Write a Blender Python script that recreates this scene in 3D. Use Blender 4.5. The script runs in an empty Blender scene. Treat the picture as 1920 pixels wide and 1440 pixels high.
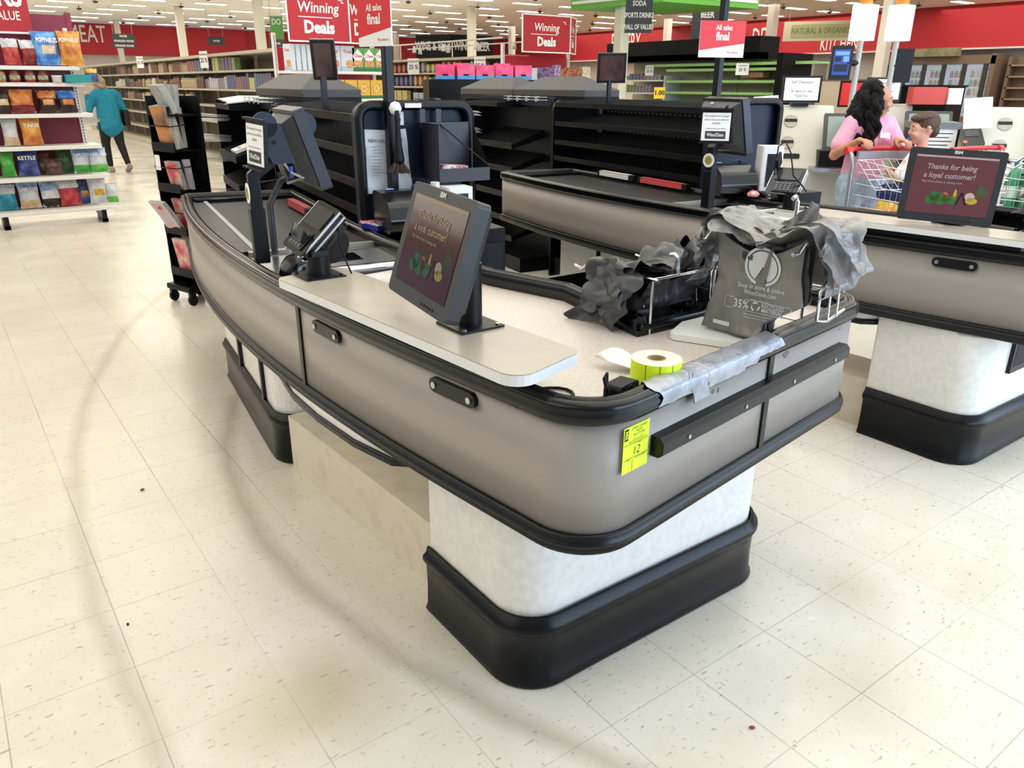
import bpy, bmesh, math, random
from mathutils import Matrix, Vector, Euler
random.seed(7)
SC = bpy.context.scene
COL = SC.collection
R = math.radians

# ------------------------------------------------------------------ camera
cam = bpy.data.cameras.new('camera')
cam.sensor_fit = 'HORIZONTAL'; cam.sensor_width = 36.0
cam.lens = 1442.388 / 1920 * 36
cam.clip_start = 0.05; cam.clip_end = 200
camo = bpy.data.objects.new('camera', cam); COL.objects.link(camo)
def cam_matrix(pitch=0.37018, roll=0.00538, yaw=0.6318, loc=(-1.0779, -1.04617, 1.48663)):
    fw = Vector((math.sin(yaw) * math.cos(pitch), math.cos(yaw) * math.cos(pitch), -math.sin(pitch)))
    r = Vector((math.cos(yaw), -math.sin(yaw), 0)); u = r.cross(fw)
    r2 = math.cos(roll) * r + math.sin(roll) * u; u2 = -math.sin(roll) * r + math.cos(roll) * u
    m = Matrix((r2, u2, -fw)).transposed().to_4x4(); m.translation = Vector(loc)
    return m
camo.matrix_world = cam_matrix()
SC.camera = camo

# ------------------------------------------------------------------ light, exposure
SC.view_settings.view_transform = 'Standard'
SC.view_settings.look = 'None'
SC.view_settings.gamma = 1.0
SC.view_settings.use_curve_mapping = False
SC.view_settings.exposure = 0.0
w = bpy.data.worlds.new('daylight'); SC.world = w; w.use_nodes = True
bg = w.node_tree.nodes['Background']
bg.inputs[0].default_value = (0.66, 0.80, 1.0, 1); bg.inputs[1].default_value = 0.45
def area_light(name, loc, rot, sx, sy, power, color):
    l = bpy.data.lights.new(name, 'AREA'); l.shape = 'RECTANGLE'; l.size = sx; l.size_y = sy
    l.energy = power; l.color = color
    o = bpy.data.objects.new(name, l); COL.objects.link(o); o.location = loc; o.rotation_euler = rot
    return o
# daylight through the shop-front windows behind the photographer
area_light('shopfront_daylight', (6.5, -4.6, 1.7), (R(90), 0, 0), 12, 2.6, 640, (0.62, 0.78, 1.0))
# rows of ceiling fluorescents
for ly in (2.0, 10.0, 19.0, 29.0):
    for lx in (-6.0, 3.0, 13.0, 24.0):
        area_light('ceiling_fluorescents', (lx, ly, 3.9), (0, 0, 0), 7.0, 7.0, 262, (1.0, 0.95, 0.85))

# ------------------------------------------------------------------ materials
MATS = {}
def nt(m): return m.node_tree.nodes, m.node_tree.links
def mat(name, col, rough=0.5, metal=0.0, col2=None, nscale=30.0, nmix=(0.4, 0.65), bump=0.0, emit=None, estr=1.0, alpha=1.0, coat=0.0, trans=0.0, stretch=None, spec=None):
    if name in MATS: return MATS[name]
    m = bpy.data.materials.new(name); m.use_nodes = True
    N, L = nt(m); b = N['Principled BSDF']
    b.inputs['Base Color'].default_value = (*col, 1); b.inputs['Roughness'].default_value = rough
    b.inputs['Metallic'].default_value = metal
    if spec is not None: b.inputs['Specular IOR Level'].default_value = spec
    if coat: b.inputs['Coat Weight'].default_value = coat; b.inputs['Coat Roughness'].default_value = 0.08
    if trans: b.inputs['Transmission Weight'].default_value = trans
    if alpha < 1: b.inputs['Alpha'].default_value = alpha
    if emit: b.inputs['Emission Color'].default_value = (*emit, 1); b.inputs['Emission Strength'].default_value = estr
    if col2 is not None or bump:
        tc = N.new('ShaderNodeTexCoord'); no = N.new('ShaderNodeTexNoise'); no.inputs['Scale'].default_value = nscale
        no.inputs['Detail'].default_value = 4.0
        if stretch:
            mp = N.new('ShaderNodeMapping'); mp.inputs['Scale'].default_value = stretch
            L.new(tc.outputs['Object'], mp.inputs[0]); L.new(mp.outputs[0], no.inputs['Vector'])
        else: L.new(tc.outputs['Object'], no.inputs['Vector'])
        if col2 is not None:
            cr = N.new('ShaderNodeValToRGB'); e = cr.color_ramp.elements
            e[0].position, e[1].position = nmix; e[0].color = (*col, 1); e[1].color = (*col2, 1)
            L.new(no.outputs['Fac'], cr.inputs[0]); L.new(cr.outputs[0], b.inputs['Base Color'])
        if bump:
            bp = N.new('ShaderNodeBump'); bp.inputs['Strength'].default_value = bump; bp.inputs['Distance'].default_value = 0.01
            L.new(no.outputs['Fac'], bp.inputs['Height']); L.new(bp.outputs[0], b.inputs['Normal'])
    MATS[name] = m
    return m
def s(r, g, b):   # sRGB 0-255 to linear
    f = lambda c: (c / 255 / 12.92) if c <= 10.31 else ((c / 255 + 0.055) / 1.055) ** 2.4
    return (f(r), f(g), f(b))

# ------------------------------------------------------------------ mesh building
class MB:
    """collects shapes, builds ONE mesh object"""
    def __init__(self): self.v = []; self.f = []; self.m = []; self.s = []
    def add(self, vs, fs, mi=0, M=None, smooth=False):
        k = len(self.v)
        if M is not None: vs = [M @ Vector(p) for p in vs]
        self.v += [tuple(p) for p in vs]
        for f in fs: self.f.append([i + k for i in f]); self.m.append(mi); self.s.append(smooth)
        return self
    def box(self, c, d, mi=0, M=None, rz=0.0, taper=None):
        x, y, z = d[0] / 2, d[1] / 2, d[2] / 2; t = taper or (1, 1)
        vs = [Vector((sx * x * (t[0] if sz > 0 else 1), sy * y * (t[1] if sz > 0 else 1), sz * z)) for sz in (-1, 1) for sx, sy in ((-1, -1), (1, -1), (1, 1), (-1, 1))]
        if rz: r = Matrix.Rotation(rz, 3, 'Z'); vs = [r @ p for p in vs]
        vs = [p + Vector(c) for p in vs]
        return self.add(vs, [(3, 2, 1, 0), (4, 5, 6, 7), (0, 1, 5, 4), (1, 2, 6, 5), (2, 3, 7, 6), (3, 0, 4, 7)], mi, M)
    def rbox(self, c, d, r=0.005, mi=0, M=None, axis='z', n=4):
        """box with rounded vertical edges along an axis"""
        a = {'z': (0, 1, 2), 'x': (1, 2, 0), 'y': (2, 0, 1)}[axis]
        w_, h_, t_ = d[a[0]] / 2, d[a[1]] / 2, d[a[2]] / 2
        pts = round_poly([(-w_, -h_), (w_, -h_), (w_, h_), (-w_, h_)], r, n)
        mk = MB().prism(pts, -t_, t_)
        vs = []
        for p in mk.v:
            q = [0, 0, 0]; q[a[0]], q[a[1]], q[a[2]] = p; vs.append((q[0] + c[0], q[1] + c[1], q[2] + c[2]))
        return self.add(vs, mk.f, mi, M)
    def prism(self, poly, z0, z1, mi=0, M=None, smooth=False, caps=True):
        n = len(poly)
        vs = [(p[0], p[1], z0) for p in poly] + [(p[0], p[1], z1) for p in poly]
        fs = [(i, (i + 1) % n, n + (i + 1) % n, n + i) for i in range(n)]
        self.add(vs, fs, mi, M, smooth)
        if caps: self.add(vs, [tuple(range(n))[::-1], tuple(range(n, 2 * n))], mi, M)
        return self
    def cyl(self, c, r, h, mi=0, M=None, n=20, r2=None, axis='z', caps=True):
        r2 = r if r2 is None else r2
        vs = []
        for z, q in ((-h / 2, r), (h / 2, r2)):
            for i in range(n):
                a = 2 * math.pi * i / n; p = (q * math.cos(a), q * math.sin(a), z)
                if axis == 'x': p = (p[2], p[0], p[1])
                elif axis == 'y': p = (p[1], p[2], p[0])
                vs.append((p[0] + c[0], p[1] + c[1], p[2] + c[2]))
        self.add(vs, [(i, (i + 1) % n, n + (i + 1) % n, n + i) for i in range(n)], mi, M, True)
        if caps: self.add(vs, [tuple(range(n))[::-1], tuple(range(n, 2 * n))], mi, M)
        return self
    def lathe(self, prof, c=(0, 0, 0), mi=0, M=None, n=20):
        vs = []; k = len(prof)
        for i in range(n):
            a = 2 * math.pi * i / n
            for r, z in prof: vs.append((c[0] + r * math.cos(a), c[1] + r * math.sin(a), c[2] + z))
        fs = [(i * k + j, ((i + 1) % n) * k + j, ((i + 1) % n) * k + j + 1, i * k + j + 1) for i in range(n) for j in range(k - 1)]
        return self.add(vs, fs, mi, M, True)
    def tube(self, path, r=0.003, mi=0, M=None, n=8, closed=False):
        P = [Vector(p) for p in path]; k = len(P); vs = []
        up0 = None
        for i, p in enumerate(P):
            a = P[i - 1] if (i > 0 or closed) else p
            b = P[(i + 1) % k] if (i < k - 1 or closed) else p
            t = (b - a)
            t = t.normalized() if t.length > 1e-9 else Vector((0, 0, 1))
            if up0 is None: up0 = Vector((0, 0, 1)) if abs(t.z) < 0.9 else Vector((1, 0, 0))
            x = t.cross(up0)
            if x.length < 1e-4: x = t.cross(Vector((1, 0.3, 0)))
            x.normalize(); y = x.cross(t).normalized(); up0 = y
            rr = r[i] if isinstance(r, (list, tuple)) else r
            for j in range(n):
                a_ = 2 * math.pi * j / n; vs.append(p + (x * math.cos(a_) + y * math.sin(a_)) * rr)
        K = k if closed else k - 1
        fs = [(i * n + j, i * n + (j + 1) % n, ((i + 1) % k) * n + (j + 1) % n, ((i + 1) % k) * n + j) for i in range(K) for j in range(n)]
        self.add(vs, fs, mi, M, True)
        if not closed: self.add(vs, [tuple(range(n))[::-1], tuple(range((k - 1) * n, k * n))], mi, M)
        return self
    def sweep(self, path, prof, mi=0, M=None, closed=False, smooth=True):
        """profile (across, up) swept along a plan path [(x, y)], across = to the right of travel"""
        k = len(path); q = len(prof); vs = []
        for i, p in enumerate(path):
            a = path[i - 1] if (i > 0 or closed) else p
            b = path[(i + 1) % k] if (i < k - 1 or closed) else p
            tx, ty = b[0] - a[0], b[1] - a[1]; l = math.hypot(tx, ty) or 1
            nx, ny = ty / l, -tx / l
            for u, z in prof: vs.append((p[0] + nx * u, p[1] + ny * u, z))
        K = k if closed else k - 1
        fs = [(i * q + j, i * q + (j + 1) % q, ((i + 1) % k) * q + (j + 1) % q, ((i + 1) % k) * q + j) for i in range(K) for j in range(q)]
        self.add(vs, fs, mi, M, smooth)
        if not closed: self.add(vs, [tuple(range(q))[::-1], tuple(range((k - 1) * q, k * q))], mi, M)
        return self
    def quad(self, a, b, c, d, mi=0, M=None): return self.add([a, b, c, d], [(0, 1, 2, 3)], mi, M)
    def grid(self, fn, nu, nv, mi=0, M=None, smooth=True, thick=0.0):
        vs = [fn(i / nu, j / nv) for j in range(nv + 1) for i in range(nu + 1)]
        fs = [(j * (nu + 1) + i, j * (nu + 1) + i + 1, (j + 1) * (nu + 1) + i + 1, (j + 1) * (nu + 1) + i) for j in range(nv) for i in range(nu)]
        return self.add(vs, fs, mi, M, smooth)
    def text(self, st, size, M, mi=0, depth=0.0, bold=0.0, shear=0.0, align='CENTER', xs=1.0, lift=0.0008):
        vs, fs = text_geo(st, bold, shear, align)
        sc_ = Matrix.Diagonal((size * xs, size, size, 1))
        return self.add([M @ (sc_ @ Vector(p) + Vector((0, 0, lift))) for p in vs], fs, mi)
    def build(self, name, mats, parent=None, bevel=0.0, seg=2, auto=True):
        me = bpy.data.meshes.new(name); me.from_pydata(self.v, [], self.f)
        if not isinstance(mats, (list, tuple)): mats = [mats]
        for m in mats: me.materials.append(m)
        me.polygons.foreach_set('material_index', [min(i, len(mats) - 1) for i in self.m])
        me.polygons.foreach_set('use_smooth', self.s); me.update()
        o = bpy.data.objects.new(name, me); COL.objects.link(o)
        if parent is not None: o.parent = parent
        if bevel:
            b = o.modifiers.new('bevel', 'BEVEL'); b.width = bevel; b.segments = seg; b.limit_method = 'ANGLE'; b.angle_limit = R(40)
        return o
_T = {}
def text_geo(st, bold, shear, align):
    k = (st, bold, shear, align)
    if k not in _T:
        c = bpy.data.curves.new('lettering', 'FONT'); c.body = st; c.offset = bold; c.shear = shear; c.align_x = align; c.align_y = 'CENTER'
        c.resolution_u = 2
        o = bpy.data.objects.new('lettering', c)
        me = bpy.data.meshes.new_from_object(o)
        _T[k] = ([tuple(v.co) for v in me.vertices], [tuple(p.vertices) for p in me.polygons])
        bpy.data.objects.remove(o); bpy.data.curves.remove(c); bpy.data.meshes.remove(me)
    return _T[k]
def round_poly(pts, r, n=6):
    out = []; k = len(pts)
    for i in range(k):
        rr = r[i] if isinstance(r, (list, tuple)) else r
        p = Vector(pts[i]).to_2d(); a = Vector(pts[i - 1]).to_2d(); b = Vector(pts[(i + 1) % k]).to_2d()
        if rr <= 0: out.append((p.x, p.y)); continue
        u = (a - p).normalized(); v = (b - p).normalized()
        ang = math.acos(max(-1, min(1, u.dot(v)))); d = rr / math.tan(ang / 2)
        d = min(d, (a - p).length * 0.49, (b - p).length * 0.49); rr = d * math.tan(ang / 2)
        c = p + (u + v).normalized() * (rr / math.sin(ang / 2))
        s0 = p + u * d - c; s1 = p + v * d - c
        a0 = math.atan2(s0.y, s0.x); a1 = math.atan2(s1.y, s1.x); da = (a1 - a0 + math.pi) % (2 * math.pi) - math.pi
        for j in range(n + 1):
            t = a0 + da * j / n; out.append((c.x + rr * math.cos(t), c.y + rr * math.sin(t)))
    return out
def offset_path(path, d, closed=True):
    out = []; k = len(path)
    for i, p in enumerate(path):
        a = path[i - 1] if (i > 0 or closed) else p
        b = path[(i + 1) % k] if (i < k - 1 or closed) else p
        tx, ty = b[0] - a[0], b[1] - a[1]; l = math.hypot(tx, ty) or 1
        out.append((p[0] + ty / l * d, p[1] - tx / l * d))
    return out
def frame(loc, x, z):
    """matrix whose X axis is x and Z axis (facing) is z"""
    x = Vector(x).normalized(); z = Vector(z).normalized(); y = z.cross(x).normalized(); x = y.cross(z).normalized()
    m = Matrix((x, y, z)).transposed().to_4x4(); m.translation = Vector(loc); return m
def upright(loc, face):
    """matrix for text on a vertical face: Z out along face (x, y), Y up"""
    f = Vector((face[0], face[1], 0)).normalized(); return frame(loc, Vector((0, 0, 1)).cross(f), f)
def T(x=0, y=0, z=0): return Matrix.Translation((x, y, z))
def RZ(a): return Matrix.Rotation(a, 4, 'Z')
def RX(a): return Matrix.Rotation(a, 4, 'X')
def RY(a): return Matrix.Rotation(a, 4, 'Y')

# ------------------------------------------------------------------ objects
def tag(o, label, cat, group=None):
    o['label'] = label; o['category'] = cat
    if group: o['group'] = group
    return o
def thing(name, label, cat, loc=(0, 0, 0), rz=0.0, group=None):
    o = bpy.data.objects.new(name, None); COL.objects.link(o); o.location = loc; o.rotation_euler = (0, 0, rz); o.empty_display_size = 0.05
    return tag(o, label, cat, group)
def struct(o): o['kind'] = 'structure'; return o
def dup(root, loc=None, rz=None, label=None, group=None, parent=None):
    c = root.copy(); COL.objects.link(c)
    if parent is not None: c.parent = parent
    if loc is not None: c.location = loc
    if rz is not None: c.rotation_euler = (0, 0, rz)
    if label: c['label'] = label
    if group: c['group'] = group
    for ch in [o for o in KIDS.get(root.name, ())] if root.name in KIDS else root.children: dup(ch, parent=c)
    return c
KIDS = {}

BLACK = mat('black rubber', s(12, 13, 16), 0.32, col2=s(18, 19, 24), nscale=60, spec=.3)
BLACKGLOSS = mat('black gloss trim', s(8, 9, 12), 0.2, spec=.35)
BLACKMET = mat('black painted steel', s(12, 14, 20), 0.38, spec=.3)
BLACKMATT = mat('matt black plastic', s(14, 15, 18), 0.5, spec=.25)
CHROME = mat('chrome wire', (0.75, 0.76, 0.78), 0.15, 1.0)
STEEL = mat('brushed steel', (0.55, 0.56, 0.58), 0.3, 1.0)
WHITE = mat('white paper', s(238, 238, 236), 0.7)
INK = mat('black ink', s(20, 20, 22), 0.7)
GREYMET = mat('grey painted metal', s(150, 150, 148), 0.4)
# ================================================================== the room
def floor_material():
    m = bpy.data.materials.new('cream vinyl tiles'); m.use_nodes = True
    N, L = nt(m); b = N['Principled BSDF']; b.inputs['Roughness'].default_value = 0.28
    tc = N.new('ShaderNodeTexCoord'); sep = N.new('ShaderNodeSeparateXYZ'); L.new(tc.outputs['Object'], sep.inputs[0])
    def math_(op, a, bb=None, c=None):
        n = N.new('ShaderNodeMath'); n.operation = op
        for i, v in enumerate((a, bb, c)):
            if v is None: continue
            if isinstance(v, (int, float)): n.inputs[i].default_value = v
            else: L.new(v, n.inputs[i])
        return n.outputs[0]
    def ramp(f, a, bb, c0=(0, 0, 0, 1), c1=(1, 1, 1, 1)):
        r = N.new('ShaderNodeValToRGB'); e = r.color_ramp.elements; e[0].position = a; e[1].position = bb; e[0].color = c0; e[1].color = c1
        L.new(f, r.inputs[0]); return r.outputs[0]
    def mix(f, a, bb):
        n = N.new('ShaderNodeMix'); n.data_type = 'RGBA'
        if isinstance(f, (int, float)): n.inputs[0].default_value = f
        else: L.new(f, n.inputs[0])
        for i, v in ((6, a), (7, bb)):
            if isinstance(v, tuple): n.inputs[i].default_value = (*v, 1)
            else: L.new(v, n.inputs[i])
        return n.outputs[2]
    def noise(scale, stretch=None, rot=0.0, detail=3.0, off=0.0):
        mp = N.new('ShaderNodeMapping'); mp.inputs['Scale'].default_value = stretch or (1, 1, 1); mp.inputs['Rotation'].default_value = (0, 0, rot); mp.inputs['Location'].default_value = (off, off, 0)
        L.new(tc.outputs['Object'], mp.inputs[0])
        n = N.new('ShaderNodeTexNoise'); n.inputs['Scale'].default_value = scale; n.inputs['Detail'].default_value = detail
        L.new(mp.outputs[0], n.inputs['Vector']); return n.outputs['Fac']
    TS = 0.3048
    lines = None
    for ax, wd in (('X', 0.0017), ('Y', 0.0013)):
        f = math_('FRACT', math_('ADD', math_('DIVIDE', sep.outputs[ax], TS), 0.5))
        d = math_('MULTIPLY', math_('ABSOLUTE', math_('SUBTRACT', f, 0.5)), TS)
        ln = math_('LESS_THAN', d, wd)
        lines = ln if lines is None else math_('MAXIMUM', lines, ln)
    lines = math_('MULTIPLY', lines, ramp(noise(0.9, off=3.0), 0.35, 0.75, (0.12, 0.12, 0.12, 1), (0.8, 0.8, 0.8, 1)))
    # each tile a slightly different batch
    fx = math_('FLOOR', math_('DIVIDE', sep.outputs['X'], TS)); fy = math_('FLOOR', math_('DIVIDE', sep.outputs['Y'], TS))
    cb = N.new('ShaderNodeCombineXYZ'); L.new(fx, cb.inputs[0]); L.new(fy, cb.inputs[1])
    wn = N.new('ShaderNodeTexWhiteNoise'); wn.noise_dimensions = '2D'; L.new(cb.outputs[0], wn.inputs['Vector'])
    base = mix(wn.outputs['Value'], s(222, 216, 204), s(218, 212, 198))
    base = mix(math_('MULTIPLY', ramp(noise(0.55, detail=2.0), 0.45, 0.8), .7), base, s(206, 198, 176))
    base = mix(math_('MULTIPLY', ramp(noise(9.0, detail=5.0, off=5.0), 0.45, 0.75), .5), base, s(226, 221, 210))
    fl = ramp(noise(30.0, (0.9, 3.4, 1), 0.5, 2.5), 0.655, 0.69)
    fl2 = ramp(noise(34.0, (3.2, 1.0, 1), 0.35, 2.5, 9.0), 0.665, 0.70)
    base = mix(math_('MULTIPLY', fl, 0.62), base, s(140, 133, 116))
    base = mix(math_('MULTIPLY', fl2, 0.45), base, s(150, 145, 132))
    def blob(x, y, rr, soft, col, amt, ring=None):
        global _dummy
        v = N.new('ShaderNodeVectorMath'); v.operation = 'DISTANCE'; v.inputs[1].default_value = (x, y, 0); L.new(tc.outputs['Object'], v.inputs[0])
        d = math_('ADD', v.outputs['Value'], math_('MULTIPLY', math_('SUBTRACT', noise(4.0, off=x), 0.5), soft * 1.6))
        if ring is not None: d = math_('ABSOLUTE', math_('SUBTRACT', d, ring))
        k = N.new('ShaderNodeMapRange'); k.inputs['From Min'].default_value = rr + soft; k.inputs['From Max'].default_value = rr - soft
        k.inputs['To Max'].default_value = amt; L.new(d, k.inputs['Value'])
        return mix(k.outputs[0], base, col)
    # old scuffs and the trolley track that bends around the checkout
    base = blob(-0.93 + 0.36, 0.52, 0.17, 0.10, s(170, 160, 120), 0.55)
    base = blob(2.62, 1.3, 0.022, 0.035, s(150, 140, 118), 0.6, ring=3.03)
    base = blob(6.9, 1.1, 0.02, 0.03, s(160, 150, 128), 0.5, ring=7.85)
    base = blob(0.62, -0.30, 0.15, 0.14, s(180, 172, 150), 0.5)
    base = blob(1.0, -0.02, 0.10, 0.10, s(180, 172, 150), 0.5)
    base = mix(lines, base, s(96, 90, 80))
    # boards of the delicatessen area and the old join across the aisle
    far = math_('GREATER_THAN', math_('SUBTRACT', sep.outputs['X'], 14.2), 0.0)
    wood = mix(ramp(noise(6.0, (1, 14, 1)), 0.3, 0.7), s(122, 96, 76), s(164, 134, 108))
    base = mix(far, base, wood)
    for i in (0,):
        ln = math_('LESS_THAN', math_('ABSOLUTE', math_('SUBTRACT', sep.outputs['Y'], 9.75)), 0.012)
        base = mix(math_('MULTIPLY', ln, 0.6), base, s(110, 100, 85))
    L.new(base, b.inputs['Base Color'])
    rr = ramp(noise(2.0, off=1.0), 0.3, 0.8, (0.16, 0.16, 0.16, 1), (0.36, 0.36, 0.36, 1)); L.new(rr, b.inputs['Roughness'])
    return m
FLOOR = floor_material()
struct(MB().quad((-14, -5, 0), (46, -5, 0), (46, 40, 0), (-14, 40, 0)).build('floor', FLOOR))
CEIL = mat('ceiling tiles', s(250, 248, 240), 0.9, col2=s(244, 241, 232), nscale=1.5)
struct(MB().box((16, 17.5, 4.05), (60, 46, 0.1)).build('ceiling', CEIL))
RED = mat('red wall paint', s(186, 34, 42), 0.55)
WALLW = mat('warm white wall', s(226, 220, 208), 0.7)
COLM = mat('white column paint', s(226, 220, 205), 0.55)
LETTER = mat('white sign lettering', s(240, 236, 226), 0.6)
struct(MB().box((16, 41.1, 1.4), (60, 0.2, 2.8)).build('wall_back', WALLW))
struct(MB().box((28.1, 17, 1.4), (0.2, 46, 2.8)).build('wall_right', WALLW))
# red fascia above, standing out in front of both walls
b = MB().box((16, 40.85, 3.34), (60, 0.3, 1.28))
b.box((8.0, 40.6, 3.34), (9.6, 0.3, 1.28))
struct(b.build('trim_1', RED)); struct(MB().box((27.5, 17, 3.34), (0.5, 46, 1.28)).build('trim_2', RED))
struct(MB().box((27.22, 17, 2.685), (0.06, 46, 0.05)).build('trim_3', WALLW))
for nm, st, M, sz, xs in (('wall_lettering', 'MEAT', upright((5.72, 40.43, 3.5), (0, -1)), 1.0, 0.62), ('wall_lettering', 'DELI', upright((27.24, 20.55, 3.32), (-1, 0)), 1.0, 0.55),
                  ('wall_lettering', 'BAKERY', upright((27.24, 28.5, 3.38), (-1, 0)), 1.25, 0.45), ('wall_lettering', 'KITCHEN', upright((27.24, 17.1, 2.98), (-1, 0)), 0.62, 0.6)):
    o = MB().text(st, sz, M, bold=0.006, xs=xs, lift=0.02).build(nm, LETTER)
    tag(o, 'white %s lettering mounted high on the red %s wall band' % (st, 'back' if st == 'MEAT' else 'right-hand'), 'wall lettering')
# slim white columns
first = None
for i, (x, y, wd) in enumerate(((7.03, 29.9, .24), (7.42, 23.0, .24), (15.0, 23.4, .24), (6.6, 38.3, .22), (19.5, 37.3, .24), (23.0, 21.8, .24), (21.4, 15.8, .26), (10.34, 11.0, .22), (17.6, 9.75, .24), (20.8, 29.0, .24))):
    struct(MB().rbox((x, y, 2.0), (wd, wd, 3.99), 0.02).build('column', COLM))
# ceiling light fittings and sprinklers
LAMPM = mat('lit ceiling panel', (1, 1, 1), 0.5, emit=(1.0, 0.97, 0.9), estr=4.0)
LAMPF = mat('lamp frame', s(225, 222, 212), 0.5)
root = thing('ceiling_light', 'bright rectangular fluorescent panel set in the ceiling grid', 'ceiling light', group='fluorescent panels in the ceiling')
MB().box((0, 0, -0.012), (1.06, 0.34, 0.02)).build('frame', LAMPF, root)
MB().box((0, 0, -0.026), (1.0, 0.28, 0.01)).build('diffuser', LAMPM, root)
KIDS[root.name] = list(root.children); n = 0
for i in range(-6, 8):
    for j in range(-7, 8):
        x, y = 13.7 + 1.95 * i + 0.12 * (-j), 23.5 + 2.25 * j
        if x > 26.5 or x < 1.0: continue
        if x * 0.59 + y * 0.80 < 17: continue
        if n == 0: root.location = (x, y, 4.0)
        else: dup(root, (x, y, 4.0))
        n += 1
SPR = mat('dark sprinkler metal', s(60, 56, 50), 0.5)
spr = MB().cyl((0, 0, -0.05), 0.012, 0.1, n=8).cyl((0, 0, -0.12), 0.045, 0.06, n=10, r2=0.10).build('sprinkler_head', SPR)
tag(spr, 'small dark sprinkler head hanging from the pale ceiling', 'sprinkler', 'ceiling sprinkler heads')
n = 0
for i in range(-5, 7):
    for j in range(-4, 6):
        x, y = 14.6 + 2.6 * i, 22.4 + 3.1 * j
        if x > 26.5 or x < 1.5: continue
        if n == 0: spr.location = (x, y, 4.0)
        else: dup(spr, (x, y, 4.0))
        n += 1
# ================================================================== checkout counters
PANEL = mat('taupe laminate', s(152, 145, 137), 0.36, col2=s(155, 148, 140), nscale=220)
SPECK = mat('speckled worktop', s(212, 203, 195), 0.35, col2=s(186, 174, 164), nscale=140, nmix=(0.45, 0.75))
PEDW = mat('mottled white laminate', s(232, 229, 223), 0.35, col2=s(218, 215, 209), nscale=45, nmix=(0.35, 0.75))
COVE = mat('black cove base', s(9, 10, 14), 0.28, col2=s(15, 16, 20), nscale=25, spec=.22)
BELT = mat('dark grey belt', s(30, 30, 31), 0.5, col2=s(37, 37, 37), nscale=40, spec=.3)
PLATE = mat('scanner steel', (0.30, 0.31, 0.33), 0.22, 0.9)
BEIGE = mat('beige plank laminate', s(176, 167, 153), 0.25, col2=s(170, 161, 147), nscale=8)
EDGEW = mat('pale plank edge', s(222, 222, 222), 0.4)
TAPE = mat('silver duct tape', s(168, 172, 180), 0.32, 0.35, bump=0.45, nscale=24, col2=s(140, 144, 152))
OLDBOX = mat('scuffed cream board', s(214, 203, 184), 0.6, col2=s(196, 184, 164), nscale=14, nmix=(0.5, 0.8))
STICK = mat('fluorescent yellow label', s(222, 246, 40), 0.6, emit=None)
SCREW = mat('screw metal', (0.5, 0.5, 0.5), 0.3, 1.0)
xc = lambda y: -0.272 + 0.058 * (y - 1.3) ** 2
U9 = Vector((0.989, 0.147, 0)); N9 = Vector((0.147, -0.989, 0))          # along the end panel, and out of it
E0 = Vector((0.02, -0.035, 0))
def endp(sx, z=0.0, out=0.0): p = E0 + U9 * sx + N9 * out; return (p.x, p.y, z)
def fillet(a, p, b, r, n=8):
    q = round_poly([a, p, b], [0, r, 0], n); return q[1:-1]
curve = [(xc(y), y) for y in [3.5 - 0.1 * i for i in range(33)]]
path = [(0.60, 3.475), (0.3, 3.55)] + fillet((0.3, 3.55), (0.03, 3.62), curve[0], 0.07) + curve
cor = (-0.172, -0.064); far = (1.075, 0.122)
path += fillet(curve[-1], cor, far, 0.13, 12) + [endp(t)[:2] for t in (0.2, 0.4, 0.6, 0.8)] + fillet((0.8, 0.08), far, (1.07, 0.8), 0.13, 10) + [(1.07, 0.5), (1.07, 0.86)]
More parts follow.
